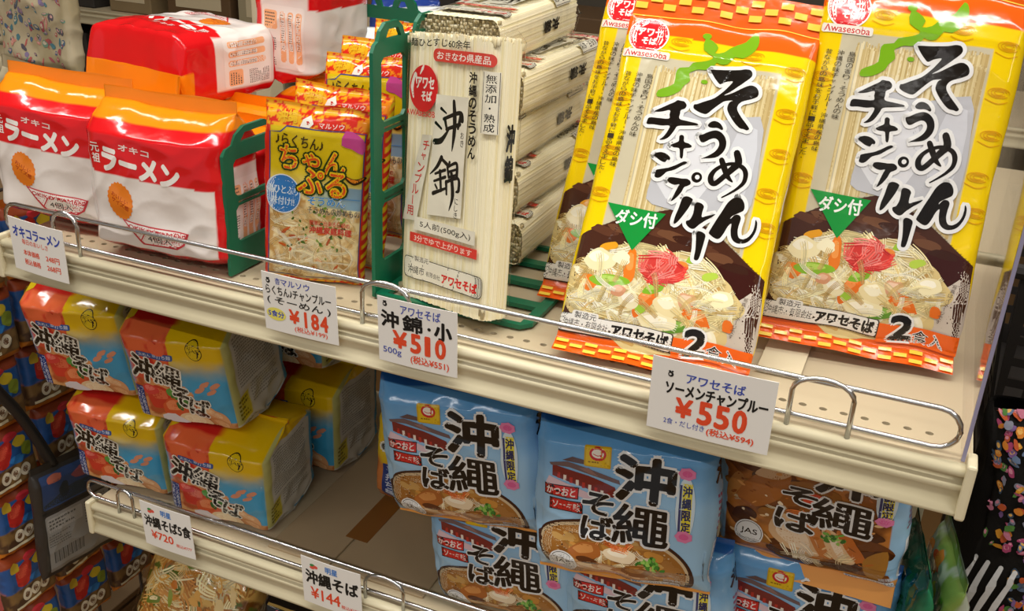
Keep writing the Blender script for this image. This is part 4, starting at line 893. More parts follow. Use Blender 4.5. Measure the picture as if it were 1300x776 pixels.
# ------------------------------------------------------------------ blue noodle bags (lower shelf, right)
def bluebag(variant=0):
    w, h, d = (.155, .150, .040) if not variant else (.157, .150, .045); A = Art(w, h); SD = Art(d, h); k = d / w
    BL, LB = lin('#3f87c8'), lin('#7db0d8')
    def base(S, V):
        n = fbm(S * 8, V * 9, 5); c = mixc(lin('#9cc6e6'), lin('#5f9fd6'), smooth(.45, .95, V + .05 * n)); f = S < 1
        if variant == 0:
            pass
        else:
            g = f & (V < .93) & (S > .03) & (S < .97); f2 = fbm(S * 6, V * 7, 31); c[g] = mixc(lin('#6b3a16'), lin('#c07a36'), smooth(-.6, .6, f2))[g]
            g = V < .055; c[g] = lin('#e8a050')
        bd = V > .965; c[bd] = lin('#2b62a8')
        if variant == 0: lo = V < -.02; c[lo] = lin('#e8a050')
        return c
    K, W_ = '#16120f', '#e4e6e6'
    if variant == 0:
        # castle with tiled roofs above a pink terrace
        el = lambda cu, cv, ru, rv: [q_ for a_ in np.arange(60) * 2 * pi / 60 for q_ in (cu + ru * math.cos(a_), cv + rv * math.sin(a_) - .12 * ru * math.cos(a_))]
        A.poly(el(.46, .17, .475, .255), '#3a1e14'); A.poly(el(.455, .176, .455, .228), '#cdb894'); A.poly(el(.455, .174, .437, .208), '#a06a2c')
        for i in range(60):
            q = np.random.default_rng(400 + i); rr, aa = math.sqrt(q.random()) * .9, q.uniform(0, 2 * pi); A.chunk(.455 + .40 * rr * math.cos(aa), .174 + .185 * rr * math.sin(aa) - .12 * .4 * rr * math.cos(aa), q.uniform(.004, .011), q.uniform(.002, .005), ['#8c5620', '#b5803a', '#c98d3e', '#94602a', '#a8743a', '#c49a58'][i % 6], i, q.uniform(-.6, .2))
        A.poly([.06, .66, .47, .545, .45, .52, .20, .575, .04, .615], '#d9bcc4')
        A.poly([.08, .735, .30, .70, .46, .655, .48, .58, .30, .615, .08, .665], '#7a2a26')
        for q in range(9): A.rect(.11 + q * .038, .655 - q * .0095, .128 + q * .038, .69 - q * .0095, '#e9dcd0' if q % 2 else '#b8352c')
        A.poly([.06, .745, .17, .77, .30, .745, .48, .70, .49, .675, .33, .705, .18, .735, .07, .73], '#6e5a5c'); A.poly([.14, .775, .20, .805, .30, .79, .34, .765, .22, .77], '#5f4c4e'); A.poly([.24, .74, .30, .715, .36, .705, .30, .75], '#8d6d68')
        A.rect(.27, .76, .43, .885, '#c9a21a', .0015); A.rect(.28, .767, .42, .878, '#e0bb22', .001); A.ell(.35, .84, .0078, .0062, '#c8262c', 24); A.ell(.35, .842, .0056, .0040, '#efe9dc', 20); A.stroke([(.325, .838), (.35, .83), (.375, .838)], .0007, '#c8262c'); A.lines(.295, .78, .405, .80, 1, '#8a6d10', 2)
        A.rect(.035, .545, .245, .615, '#181312'); A.rect(.040, .55, .240, .610, '#cf2a26'); A.text('かつおと', .05, .557, .225, .602, '#f2e6e0', .03)
        A.rect(.070, .46, .275, .533, '#181312'); A.rect(.075, .465, .270, .528, '#cf2a26'); A.text('ソーキ味', .09, .472, .258, .520, '#f2e6e0', .03)
    # bowl contents
    ins = lambda u, v: ((u - .46) / .36) ** 2 + ((v - .15 - .12 * (.46 - u)) / .15) ** 2 < 1
    if variant: ins = lambda u, v: .06 < u < .94 and .06 < v < .9
    rng = np.random.default_rng(3)
    A.noodles(ins, 70 if not variant else 30, ['#d9b877', '#e9d8ac', '#c79a4e', '#f0e4c4', '#b98a40'], 5, .022, (.0006, .0011), (.1, .0, .85, .4) if not variant else (.05, .05, .95, .6))
    sy = 0 if not variant else .12; sc = 1. if not variant else 1.5
    for u, v, ru, rv, c, hi, r, sd in () if variant else ((.30, .22, .017, .010, '#a8622a', '#c9894a', .2, 1), (.34, .10, .022, .008, '#d2a06a', '#ecd0a6', -.35, 2), (.46, .09, .021, .0075, '#c98f58', '#e6c298', -.35, 3), (.56, .07, .018, .006, '#b97a42', '#dcae7c', -.35, 4), (.31, .16, .010, .004, '#5a2f14', None, -.2, 5), (.60, .12, .014, .008, '#8a5420', '#b07a3a', .1, 6), (.50, .23, .016, .008, '#e9d6b4', '#f5ead2', 0, 7)):
        A.chunk(u, v * sc + sy, ru * sc, rv * sc, c, sd, r, hi)
    if variant:
        for i in range(60): A.chunk(rng.uniform(.04, .96), rng.uniform(.06, .92), rng.uniform(.006, .020), rng.uniform(.004, .009), ['#5a2f12', '#7a431a', '#8f5420', '#6b3a16', '#4a250e', '#9a6428'][i % 6], i + 200, rng.uniform(-.8, .4))
        for pts, c in (([.10, .55, .22, .75, .40, .80, .36, .62, .22, .50], '#a8652c'), ([.20, .74, .30, .84, .42, .82, .34, .74], '#d9b48c'), ([.30, .34, .36, .50, .52, .46, .60, .26, .46, .24], '#dcb68a'), ([.34, .36, .40, .46, .50, .42, .54, .30, .44, .28], '#efd9bb'), ([.50, .48, .56, .50, .68, .28, .60, .26], '#c4793a'),
                       ([.60, .46, .68, .46, .80, .30, .76, .24, .66, .28], '#e2bd90'), ([.63, .44, .67, .43, .75, .30, .70, .29], '#f2dfc4'), ([.68, .47, .76, .46, .86, .28, .80, .27], '#c06a2a'), ([.30, .24, .50, .20, .72, .22, .84, .28, .80, .18, .55, .12, .34, .16], '#4a2410'), ([.05, .48, .14, .66, .10, .72, .04, .60], '#b57a3c'), ([.84, .30, .96, .40, .96, .20, .88, .14], '#a8742c')):
            A.poly(np.array(pts).reshape(-1, 2) - (0, .10), c, 4)
        for i in range(70): A.chunk(rng.uniform(.08, .92), rng.uniform(.14, .86), rng.uniform(.001, .005), rng.uniform(.0006, .002), ['#d99a58', '#e8c08a', '#f5e2c2', '#b5682a', '#8a4a1c'][i % 5], i + 400, rng.uniform(-1, 1))
        A.noodles(lambda u, v: .05 < v < .20 and .36 < u < .62, 18, ['#efe2c8', '#dcc9a0', '#f5ecd8'], 15, .03, (.0009, .0014), (.36, .05, .62, .2)); A.noodles(lambda u, v: .10 < v < .22 and .62 < u < .78, 12, ['#efd9a8', '#e0bf80'], 16, .02, (.0008, .0013), (.62, .1, .78, .22))
    A.noodles(lambda u, v: ((u - .47) / .13) ** 2 + ((v - .29 - sy) / .04) ** 2 < 1, 30, ['#e07a3a', '#d9602a', '#efa468'], 8, .014, (.0008, .0012), (.3, .25 + sy, .62, .33 + sy), 12)
    for i in range(26): A.chunk(rng.normal(.68, .035), rng.normal(.195 + sy, .016), rng.uniform(.0015, .003), rng.uniform(.0012, .002), ['#3f7f2c', '#6fae44', '#2f6a24', '#95c45c'][i % 4], i, rng.uniform(0, 3))
    # lettering
    if not variant: LT = (('沖', (.465, .585, .795, .85), .045), ('繩', (.455, .31, .775, .555), .022), ('そ', (.275, .475, .45, .60), .035), ('ば', (.27, .31, .455, .46), .035)); jx, jy = .155, .115
    else:
        LT = (('沖', (.54, .63, .87, .84), .045), ('繩', (.536, .375, .862, .59), .022), ('そ', (.367, .50, .559, .615), .035), ('ば', (.336, .30, .565, .455), .035)); jx, jy = .186, .195
        A.ell(.555, .545, .012, .009, '#d3472a', 16); A.ell(.60, .56, .006, .005, '#e07a3a', 12)
    for ch, bx, bo in LT: A.text(ch, *bx, W_, bo + .05, rot=-.03)
    for ch, bx, bo in LT: A.text(ch, *bx, K, bo, rot=-.03)
    jr = 1. if not variant else 1.0
    A.ell(jx, jy, .0135, .0125, W_, 32); A.ell(jx, jy, .0122, .0112, K, 32); A.ell(jx, jy, .0116, .0106, W_, 32); A.text('JAS', jx - .05, jy - .02, jx + .05, jy + .025, K, .015)
    # yellow side lozenge between pink blossoms
    if variant:
        A.xf = lambda p: p * (1., .8) + (.009, .030)
    A.ell(.865, .575, .0085, .029, '#cfe0ea', 24); A.rect(.845, .42, .90, .73, '#e0d23a'); A.vtext('沖縄限定', .872, .72, .43, .05, '#2a2f5c', .04); A.rect(.828, .40, .842, .72, '#3a3f70')
    for v in (.79, .40): A.ell(.865, v, .0072, .0055, '#e07fae', 14, jag=.15); A.ell(.865, v, .0045, .0032, '#d9609a', 10)
    if variant: A.xf = lambda p: p + (.028, .0)
    A.rect(.56, .012, .84, .048, '#dfe4e8'); A.rect(.565, .015, .63, .045, '#3f7fc0'); A.text('TOYO SUISAN', .645, .018, .83, .042, '#43648c', .0); A.text('調理例', .75, .055, .85, .08, '#dfe4e8', .0)
    # right side
    SD.rect(.25, .07, .75, .36, '#e2e4e4', .003); SD.lines(.32, .1, .68, .34, 8, '#3a3a3a', 4); SD.text('沖', .2, .72, .8, .86, K, .05); SD.lines(.25, .42, .75, .66, 6, '#9a5a7a', 6)
    org = lambda S, V: np.ones(S.shape + (3,)) * lin('#e8a050')
    def flap(P, S, V):      # foot seal of the brown bag swings to the front
        P[..., 1] -= np.clip(.14 - V, 0, .3) * h * .55; return P
    B = Bag(w, h, d, deform=flap if variant else None, r=.016, b=.15, t=.13, pw=.6, wr=.0024, wf=2.4, crimp=.0024, seed=44 + variant, bulge=.003, mind=.0012)
    t = empty('blue_noodle_bag')
    B.part('bag_body', 0, 1, base, [(A, 0, 0), (SD, 1, 0)], t, step=.0015)
    B.part('top_seal', 1, 1.04, lambda S, V: mixc(lin('#2b62a8'), lin('#e8a050'), ((S > .5) & (S < .6)) * 1.), [], t)
    B.part('bottom_seal', -.11 if variant else -.02, 0, org if variant else (lambda S, V: mixc(lin('#e8a050'), lin('#7fb2d6'), (S < 1) * 0.)), [], t)
    return t
BG = 'blue noodle bags'
b1 = bluebag(0); pose(b1, .654, .049, -.217, .10, .11, -.075); tag(b1, 'blue noodle bag in the middle of the upper layer, below the 550 yen card', 'noodle bag', BG)
def blue(label, *a): return pose(dup(b1, label, BG), *a)
blue('blue noodle bag, leftmost of the upper layer, beside the empty shelf space', .496, .0645, -.217, .05, -.01, -.12)
blue('blue noodle bag, leftmost of the lower layer at the bottom edge', .532, .096, -.338, .04, -.03, -.10)
blue('blue noodle bag, middle one of the lower layer, cut by the bottom edge', .676, .098, -.338, .06, -.06, -.08)
blue('blue noodle bag beneath the brown tilted one at the right', .812, .135, -.338, .0, -.05, -.04)
b2 = bluebag(1); pose(b2, .8015, .1250, -.1945, -.0724, -.1147, -.0564); tag(b2, 'brown picture noodle bag with orange bottom seal tilted on the blue bag at right', 'noodle bag')
# ------------------------------------------------------------------ things lying on the shelves
CARDB = mat('cardboard', '#b09a7a', .8, var=.08, vscale=20); TAPE = mat('packing_tape', '#8a5a28', .3, var=.05)
t = tag(empty('cardboard_sheet', (.318, .075, -.3465)), 'flat brown cardboard with a strip of tape lying on the lower shelf', 'cardboard')
MB().box(-.075, 0, 0, .004, .30, .003, .0008).build('left_flap', CARDB, t); MB().box(.0065, 0, 0, .12, .30, .003, .0008).build('right_flap', CARDB, t)
MB().box(-.006, .052, .0031, .022, .26, .0036).build('tape_strip', TAPE, t)
t = MB().box(.737, .075, .0012, .772, .20, .0022, .0004).build('paper_liner', mat('liner_paper', '#dccfae', .7, var=.04)); tag(t, 'cream paper slip lying under the front yellow pouch', 'paper')
# clear bag of dried noodles and a black bag on the bottom shelf
def dryart():
    w, h = .17, .15; A = Art(w, h)
    def base(S, V):
        f2 = fbm(S * 8, V * 9, 51); c = mixc(lin('#7a4a18'), lin('#d9ac5c'), smooth(-.5, .4, f2)); g = (fbm(S * 11 + 5, V * 12, 60) > .42); c[g] = lin('#5f6a26'); return c
    A.noodles(lambda u, v: .04 < u < .96 and .06 < v < .94, 420, ['#e6c887', '#d9a95a', '#f0dfae', '#c98a3e', '#b8742c', '#ead39a'], 3, .035, (.0022, .0042), (.03, .05, .97, .95), 12., 30)
    for i in range(22): 
        rng = np.random.default_rng(i); A.chunk(rng.uniform(.08, .92), rng.uniform(.1, .9), rng.uniform(.006, .014), rng.uniform(.004, .008), ['#c9772a', '#e0a850', '#8f9a3a', '#6f7f2c', '#eccf92'][i % 5], i, rng.uniform(0, 3), '#f0dca8' if i % 2 else None)
    B = Bag(w, h, .05, r=.018, b=.15, t=.15, pw=.6, wr=.003, wf=2.6, crimp=.003, seed=55, bulge=.004)
    t = empty('fried_noodle_bag'); B.part('bag_body', 0, 1, base, [(A, 0, 0)], t, step=.002); B2 = Bag(w + .012, h + .004, .058, r=.018, b=.12, t=.12, pw=.5, wr=.003, wf=3, crimp=.003, seed=58)
    B2.part('clear_wrapper', -.12, 1.12, lambda S, V: np.ones(S.shape + (3,)), [], t, WRAP, step=.004, side=.004); return t
t = dryart(); pose(t, .030, .165, -.642, .05, .62, 0); tag(t, 'clear bag of golden fried noodles below the left end of lower shelf', 'noodle bag')
def blackart():
    w, h = .15, .13; A = Art(w, h)
    A.text('名人麺', .10, .70, .56, .87, '#e0707c', .05); A.poly([.6, .75, .72, .92, .80, .70, .70, .74], '#e0a020', 2); A.text('沖縄風味', .15, .45, .85, .60, '#d8d0c4', .02); A.text('名店の味', .62, .62, .95, .70, '#b8a070', .01); A.ell(.5, .25, .035, .018, '#c98a3e', 24); A.rect(.05, .90, .95, .92, '#c9a860')
    B = Bag(w, h, .045, r=.015, b=.15, t=.10, pw=.6, wr=.002, wf=2.6, crimp=.002, seed=66)
    t = empty('black_noodle_bag'); kb = lambda S, V: np.ones(S.shape + (3,)) * lin('#1d1a18')
    B.part('bag_body', 0, 1, kb, [(A, 0, 0)], t, step=.002); B.part('top_seal', 1, 1.1, kb, [], t); return t
t = blackart(); pose(t, .225, .150, -.652, .05, .42, 0); tag(t, 'black noodle bag with pink lettering at the bottom edge of photo', 'noodle bag')

# single small packet behind the blue bags
def single():
    w, h = .085, .125; A = Art(w, h)
    def base(S, V):
        n = fbm(S * 7, V * 8, 71); c = mixc(lin('#c9783e'), lin('#d9b422'), smooth(.42, .55, V + .05 * n)); return c
    A.text('そ', .12, .48, .62, .80, '#17130f', .06, '#e6e2d4', .05); A.text('ば', .45, .42, .95, .66, '#17130f', .06, '#e6e2d4', .05)
    A.rect(.12, .10, .38, .46, '#2a3d7c', .002); A.vtext('平打ち麺', .25, .44, .12, .15, '#d4d8e6', .02); A.chunk(.6, .2, .02, .012, '#d9a070', 3, 0, '#ecc7a0'); A.poly([.0, .0, 1, .0, 1, .06, .5, .10, .2, .05], '#dcb820')
    B = Bag(w, h, .04, r=.012, b=.15, t=.13, pw=.6, wr=.0015, wf=3, crimp=.002, seed=77)
    t = empty('single_noodle_packet'); B.part('packet_body', 0, 1, base, [(A, 0, 0)], t); B.part('top_seal', 1, 1.07, lambda S, V: np.ones(S.shape + (3,)) * lin('#d9a422'), [], t); return t
t = single(); pose(t, .352, .210, -.338, -.03, .02, .04); tag(t, 'small yellow and orange noodle packet behind the leftmost blue bags', 'noodle packet')

# foil packs at the right end of the lower shelf
def greenpack(kind):
    w, h = .10, .17; A = Art(w, h)
    if kind == 0:
        b = lambda S, V: mixc(lin('#0f4a38'), lin('#1f7a56'), smooth(-.4, .5, fbm(S * 5, V * 3, 81)))
        A.rect(.15, .25, .85, .60, '#dfe6da', .004); A.text('青のり', .2, .35, .8, .5, '#134a36', .03)
    else:
        b = lambda S, V: mixc(lin('#a9b4a4'), lin('#7d9a4a'), smooth(-.2, .4, fbm(S * 6, V * 6, 84)))
        rng = np.random.default_rng(9)
        for i in range(46): A.chunk(rng.uniform(.05, .95), rng.uniform(.05, .95), rng.uniform(.006, .014), rng.uniform(.004, .009), ['#d9532c', '#5f9a2c', '#e88a3a', '#c4cf5a', '#d8d4c8', '#b83a2c'][i % 6], i, rng.uniform(0, 3))
        A.ell(.2, .55, .012, .02, '#e9e4dc', 20); A.text('島野菜', .1, .52, .3, .58, '#c8322c', .02)
    B = Bag(w, h, .02, r=.009, b=.14, t=.12, pw=.6, wr=.002, wf=3, crimp=.002, seed=88 + kind)
    t = empty(['green_foil_pack', 'vegetable_print_pack'][kind]); B.part('pack_body', 0, 1, b, [(A, 0, 0)], t); B.part('top_seal', 1, 1.06, b, [], t); B.part('bottom_seal', -.05, 0, b, [], t); return t
t = greenpack(0); pose(t, .893, .135, -.333, -1.42, .0, .03); tag(t, 'dark green foil pack seen edge on beside the brown picture bag', 'foil pack')
t = greenpack(1); pose(t, .919, .150, -.333, -1.38, .0, .06); tag(t, 'pack printed with red and green vegetables at right end of lower shelf', 'foil pack')

# ------------------------------------------------------------------ white trays behind the green dividers
def tray(z):
    n = 28; prof = [(.050, .0), (.060, .002), (.072, .028), (.078, .030), (.078, .033), (.070, .032), (.058, .006), (.0, .005)]
    bm = bmesh.new(); rings = [[bm.verts.new((r * math.cos(2 * pi * k / n) * 1.15, r * math.sin(2 * pi * k / n) * .85, z_)) for k in range(n)] for r, z_ in [(.0001, 0)] + prof[:-1] + [(.0001, .005)]]
    for A_, B_ in zip(rings, rings[1:]):
        for k in range(n): bm.faces.new((A_[k], A_[(k + 1) % n], B_[(k + 1) % n], B_[k]))
    me = bpy.data.meshes.new('foam_tray'); bmesh.ops.recalc_face_normals(bm, faces=bm.faces); bm.to_mesh(me); bm.free()
    for p in me.polygons: p.use_smooth = True
    return me
FOAM = mat('white_foam', '#dfe4e6', .4)
tm = tray(0)
gondola_shelf(0, .9, .475, 0, .40, 'cream metal shelf of the far side behind the upper one', False)
for i, (x, y, k, where) in enumerate(((.105, .56, 4, 'left'), (.21, .60, 5, 'right'))):
    for j in range(k):
        o = bpy.data.objects.new('foam_tray', tm); C.objects.link(o)
        if not tm.materials: tm.materials.append(FOAM)
        o.location = (x, y, .0015 + j * .0338); tag(o, 'white foam tray seen between the green dividers, stack on the %s, %s from its top' % (where, ['lowest', 'second', 'third', 'fourth', 'fifth'][k - 1 - j] if j < k - 1 else 'first'), 'tray', 'white foam trays')
def bluesnack():
    w, h = .11, .16; A = Art(w, h); A.ell(.5, .7, .03, .022, '#d98a4a', 20); A.rect(.1, .28, .9, .42, '#e0c23a', .004); A.text('豆', .4, .45, .6, .58, '#e8e2d4', .04)
    B = Bag(w, h, .04, r=.012, b=.14, t=.12, pw=.6, wr=.002, wf=3, crimp=.002, seed=95); bb = lambda S, V: np.ones(S.shape + (3,)) * lin('#27408c')
    t = empty('blue_snack_bag'); B.part('bag_body', 0, 1, bb, [(A, 0, 0)], t, step=.002); B.part('top_seal', 1, 1.06, bb, [], t); return t
t = bluesnack(); pose(t, .055, .72, .004, .1, .1, 0); tag(t, 'blue snack bag behind the green divider bars beside white trays', 'snack bag')

# ------------------------------------------------------------------ far gondola across the next aisle
for z, lb in ((-.07, 'far cream shelf across the aisle at the top edge of photo'), (-.29, 'far cream shelf across the aisle, one level below the topmost'), (-.55, 'far cream shelf across the aisle, lowest one')):
    gondola_shelf(-1.9, .9, 1.5, z, .42, lb, False)
t = MB().box(-1.9, 1.925, FLOORZ, .9, 1.94, .35).build('gondola_back_panel', mat('panel_dark', '#4a4338', .7, var=.05)); tag(t, 'dark back panel of the far shelves', 'panel')
rng = random.Random(5)
BX = [('#6b4a24', 'brown'), ('#2b2622', 'black'), ('#7d6a4a', 'tan'), ('#584024', 'dark brown'), ('#8f8468', 'greyish')]
def carton(x0, y0, z0, w, d, h, col, label):
    t = tag(empty('carton', (x0 + w / 2, y0 + d / 2, z0)), label, 'carton', 'cartons on the far shelves')
    m = mat('carton_board', col, .75, var=.12, vscale=18)
    MB().box(-w / 2, -d / 2, 0, w / 2, d / 2, h, .003).build('box', m, t)
    MB().box(-w * .36, -d / 2 - .001, h * .22, w * .36, -d / 2 + .0005, h * .72, .0004).build('paper_label', mat('label_paper', '#b9ab8c', .7), t)
for z, nm in ((-.07, 'topmost far shelf'), (-.29, 'second far shelf'), (-.55, 'lowest far shelf')):
    x = -1.85; k = 0
    while x < .7:
        w = rng.uniform(.14, .24); c, cn = BX[k % 5]; hgt = rng.uniform(.11, .15)
        carton(x, 1.53, z, w, .2, hgt, c, '%s carton number %s from the left on the %s' % (cn, ['one', 'two', 'three', 'four', 'five', 'six', 'seven', 'eight', 'nine', 'ten', 'eleven', 'twelve', 'thirteen', 'fourteen', 'fifteen', 'sixteen', 'seventeen', 'eighteen', 'nineteen', 'twenty'][k], nm)); x += w + rng.uniform(.02, .06); k += 1
def fcard(A):
    A.text('¥198', .15, .2, .85, .55, '#c8503a', .04); A.text('だし', .3, .62, .7, .9, '#3a3f60', .02)
for x, nm in ((-.65, 'large far'), (-.90, 'distant')):
    card(x, 1.493, -.115, .085, .062, '%s white price card hanging on the shelf across the aisle' % nm, fcard)

# ------------------------------------------------------------------ cream pouches with coloured print, upper left
def printed_pouch(seed):
    w, h = .20, .17; A = Art(w, h); rng = np.random.default_rng(seed)
    for i in range(120):
        A.chunk(rng.uniform(.04, .96), rng.uniform(.04, .82), rng.uniform(.003, .010), rng.uniform(.002, .006), ['#4f6a86', '#b8605c', '#6f8f7c', '#8a7a9c', '#c98a7c', '#5a5560', '#4f7f8a', '#a85560'][i % 8], i, rng.uniform(0, 3), ['#c9bfa8', None, '#d8a8a0'][i % 3])
    for i in range(2):
        A.rect(.25, .83 - i * .10, .62, .885 - i * .10, '#6f6860', .004)
        for q in range(4): A.ell(.31 + q * .085, .857 - i * .10, .005, .004, '#b9ab90', 12)
    B = Bag(w, h, .03, r=.012, b=.12, t=.08, pw=.6, wr=.004, wf=2.2, crimp=.003, seed=seed); cr = lambda S, V: mixc(lin('#a89a78'), lin('#bdb092'), smooth(-.5, .5, fbm(S * 3, V * 3, seed)))
    t = empty('printed_pouch'); B.part('pouch_body', 0, 1, cr, [(A, 0, 0)], t, step=.0025, L=.006); B.part('top_seal', 1, 1.12, cr, [], t, step=.003); return t
t = tag(empty('display_table', (-.60, .66, -.18)), 'low display table left of the shelves carrying cream printed pouches', 'table')
WOOD = mat('table_wood', '#6e5638', .6, var=.15, vscale=9)
MB().box(-.34, -.22, -.03, .22, .22, 0, .003).build('table_top', WOOD, t)
for a in (-.30, .18):
    for b in (-.18, .18): MB().box(a - .02, b - .02, FLOORZ + .18, a + .02, b + .02, -.03, .002).build('leg', WOOD, t)
pp = printed_pouch(101); PG = 'cream printed pouches'
pose(pp, -.560, .560, -.172, -.22, .05, .05); tag(pp, 'cream pouch with small coloured figures standing in front, lower of the pile', 'pouch', PG)
for x, y, z, ya, ro, lb in ((-.560, .600, .000, -.2, -.03, 'cream pouch with small coloured figures on top of the lower one'), (-.68, .64, -.172, -.15, .04, 'cream pouch with small coloured figures at the left photo edge, standing low'), (-.73, .68, .005, -.2, .02, 'cream pouch with small coloured figures at the left photo edge, raised')):
    pose(dup(pp, lb, PG), x, y, z, ya, .04, ro)

# ------------------------------------------------------------------ hanging strips of snack packs, left of the shelves
def snack():
    w, h = .075, .088; A = Art(w, h)
    def base(S, V):
        n = fbm(S * 5, V * 6, 121); c = mixc(lin('#b5601c'), lin('#24508c'), smooth(.35, .45, V + .06 * n)); c[V > .86] = lin('#8a3a1a'); c[V < .10] = lin('#c9781c'); g = (V < .42) & (V > .1); c[g] = mixc(lin('#4a3220'), lin('#7a5c34'), smooth(-.3, .3, n))[g]; return c
    A.chunk(.35, .62, .014, .020, '#b52a22', 1, -.4, '#d0503a'); A.chunk(.70, .74, .010, .008, '#c9b02c', 2); A.chunk(.20, .80, .008, .008, '#b89a2a', 3); A.chunk(.82, .58, .008, .010, '#7f8f2c', 4); A.chunk(.55, .86, .010, .006, '#c2303a', 5); A.chunk(.60, .48, .012, .006, '#2f6fae', 6)
    for i in range(3): A.ell(.32 + i * .20, .28, .0078, .0085, '#d8cdb4', 18); A.ell(.32 + i * .20, .28, .004, .0045, '#6a4a30', 12)
    A.rect(.05, .12, .6, .16, '#d9cfae')
    B = Bag(w, h, .022, r=.009, b=.12, t=.12, pw=.6, wr=.0012, wf=2.5, crimp=.0015, seed=122)
    t = empty('snack_pack'); B.part('pack_body', 0, 1, base, [(A, 0, 0)], t, FILM_FLAT, step=.002); B.part('top_seal', 1, 1.10, lambda S, V: np.ones(S.shape + (3,)) * lin('#b5601c'), [], t, FILM_FLAT); return t
STR = mat('hanging_strip', '#3a3430', .5)
rows, cols = 7, 4
t = tag(empty('wire_rack', (-.160, .12, -.6)), 'dark wire rack holding snack packs left of the lower shelf', 'rack')
for j in range(cols + 1): MB().tube([(0, -.10 + j * .085, FLOORZ + .6), (0, -.10 + j * .085, .62)], .0025, 6).build('upright_wire', STR, t)
for i in range(9): MB().tube([(0, -.11, -.06 + i * .092), (0, .25, -.06 + i * .092)], .002, 6).build('cross_wire', STR, t)
MB().box(-.03, -.14, FLOORZ + .6, .03, .30, FLOORZ + .62, .004).build('foot', STR, t)
sp = snack(); first = True; rn = ['topmost', 'second', 'third', 'fourth', 'fifth', 'sixth', 'seventh']; cn = ['nearest', 'second', 'third', 'farthest']
for i in range(rows):
    for j in range(cols):
        o = sp if first else dup(sp, '', 'hanging snack packs'); first = False
        pose(o, -.135 + .001 * (i % 2), .065 + j * .083 + .004 * math.sin(i * 2 + j), -.118 - i * .0875, pi / 2 - .02 + .05 * math.sin(3 * i + 5 * j), .05, .02 * math.sin(7 * i + j))
        tag(o, 'colourful snack pack hung left of the shelves, %s row, %s column' % (rn[i], cn[j]), 'snack pack', 'hanging snack packs')
# large grey pack with barcode hanging on a dark strap in front of the rack
def greypack():
    w, h = .112, .150; A = Art(w, h)
    A.rect(.06, .66, .94, .97, '#2b3f66', .003); A.poly([.08, .68, .92, .68, .92, .76, .5, .80, .2, .74], '#23303c', 2); A.chunk(.35, .78, .008, .012, '#1e2a34', 1); A.chunk(.6, .88, .016, .008, '#8a4a50', 2); A.chunk(.25, .92, .012, .006, '#a05a48', 3); A.chunk(.8, .90, .010, .006, '#4a6a9a', 4)
    A.rect(.04, .62, .96, .64, '#1d1b1a'); A.rect(.06, .06, .94, .60, '#82807c', .003); A.rect(.08, .44, .55, .57, '#979590', .002); A.lines(.10, .46, .5, .56, 3, '#4a4846', 4); A.lines(.58, .36, .92, .58, 8, '#56544f', 6); A.lines(.08, .30, .40, .42, 5, '#56544f', 7)
    for q in range(22): A.rect(.12 + q * .019, .14, .12 + q * .019 + (.006 if q % 3 else .012), .25, '#2b2a28')
    A.rect(.66, .62, .92, .68, '#5c5a58', .002)
    B = Bag(w, h, .016, r=.006, b=.10, t=.10, pw=.6, wr=.0012, wf=2.5, crimp=.0012, seed=131); gb = lambda S, V: np.ones(S.shape + (3,)) * lin('#2a2622')
    t = empty('grey_hanging_pack'); B.part('pack_body', 0, 1, gb, [(A, 0, 0)], t, FILM_FLAT, step=.002); B.part('top_seal', 1, 1.06, gb, [], t, FILM_FLAT)
    MB().tube(catmull([(-.02, .004, .150), (-.035, .006, .19), (-.055, .008, .235), (-.075, .010, .27), (-.090, .012, .30)], 6), .007, 8).build('strap', mat('black_strap', '#1a1614', .5), t, True)
    return t
t = greypack(); pose(t, -.085, .105, -.500, pi / 2 - .10, .02, .06); tag(t, 'grey pack with barcode hanging on a dark strap beside lower shelf', 'pack')
# big pack on the floor side below
def whitepack():
    w, h = .20, .26; A = Art(w, h); A.rect(0, .72, 1, .80, '#d98a2a'); A.lines(.2, .55, .8, .68, 3, '#8a8078', 3); A.chunk(.5, .3, .05, .03, '#c9605a', 2); A.chunk(.3, .86, .03, .02, '#a83a2c', 4); A.chunk(.7, .88, .03, .02, '#d9b03a', 5)
    b = lambda S, V: mixc(lin('#cdb8ac'), lin('#c9641c'), smooth(.70, .76, V)); B = Bag(w, h, .10, r=.04, b=.10, t=.12, pw=.6, wr=.004, wf=2.2, crimp=.003, seed=141)
    t = empty('large_white_bag'); B.part('bag_body', 0, 1, b, [(A, 0, 0)], t, FILM_FLAT, step=.003, L=.006); B.part('top_seal', 1, 1.06, b, [], t, FILM_FLAT); return t
t = tag(empty('wooden_crate', (-.40, .16, FLOORZ)), 'low wooden crate left of the shelves under a white bag', 'crate')
for q in range(4): MB().box(-.18, -.19, .02 + q * .075, .18, -.175, .085 + q * .075, .002).build('slat', WOOD, t); MB().box(.165, -.175, .02 + q * .075, .18, .19, .085 + q * .075, .002).build('slat', WOOD, t)
MB().box(-.18, -.19, .30, .18, .19, .318, .002).build('lid', WOOD, t)
t = whitepack(); pose(t, -.335, .14, FLOORZ + .322, .9, .05, 0); tag(t, 'white and orange bag on the crate at lower left photo edge', 'bag')

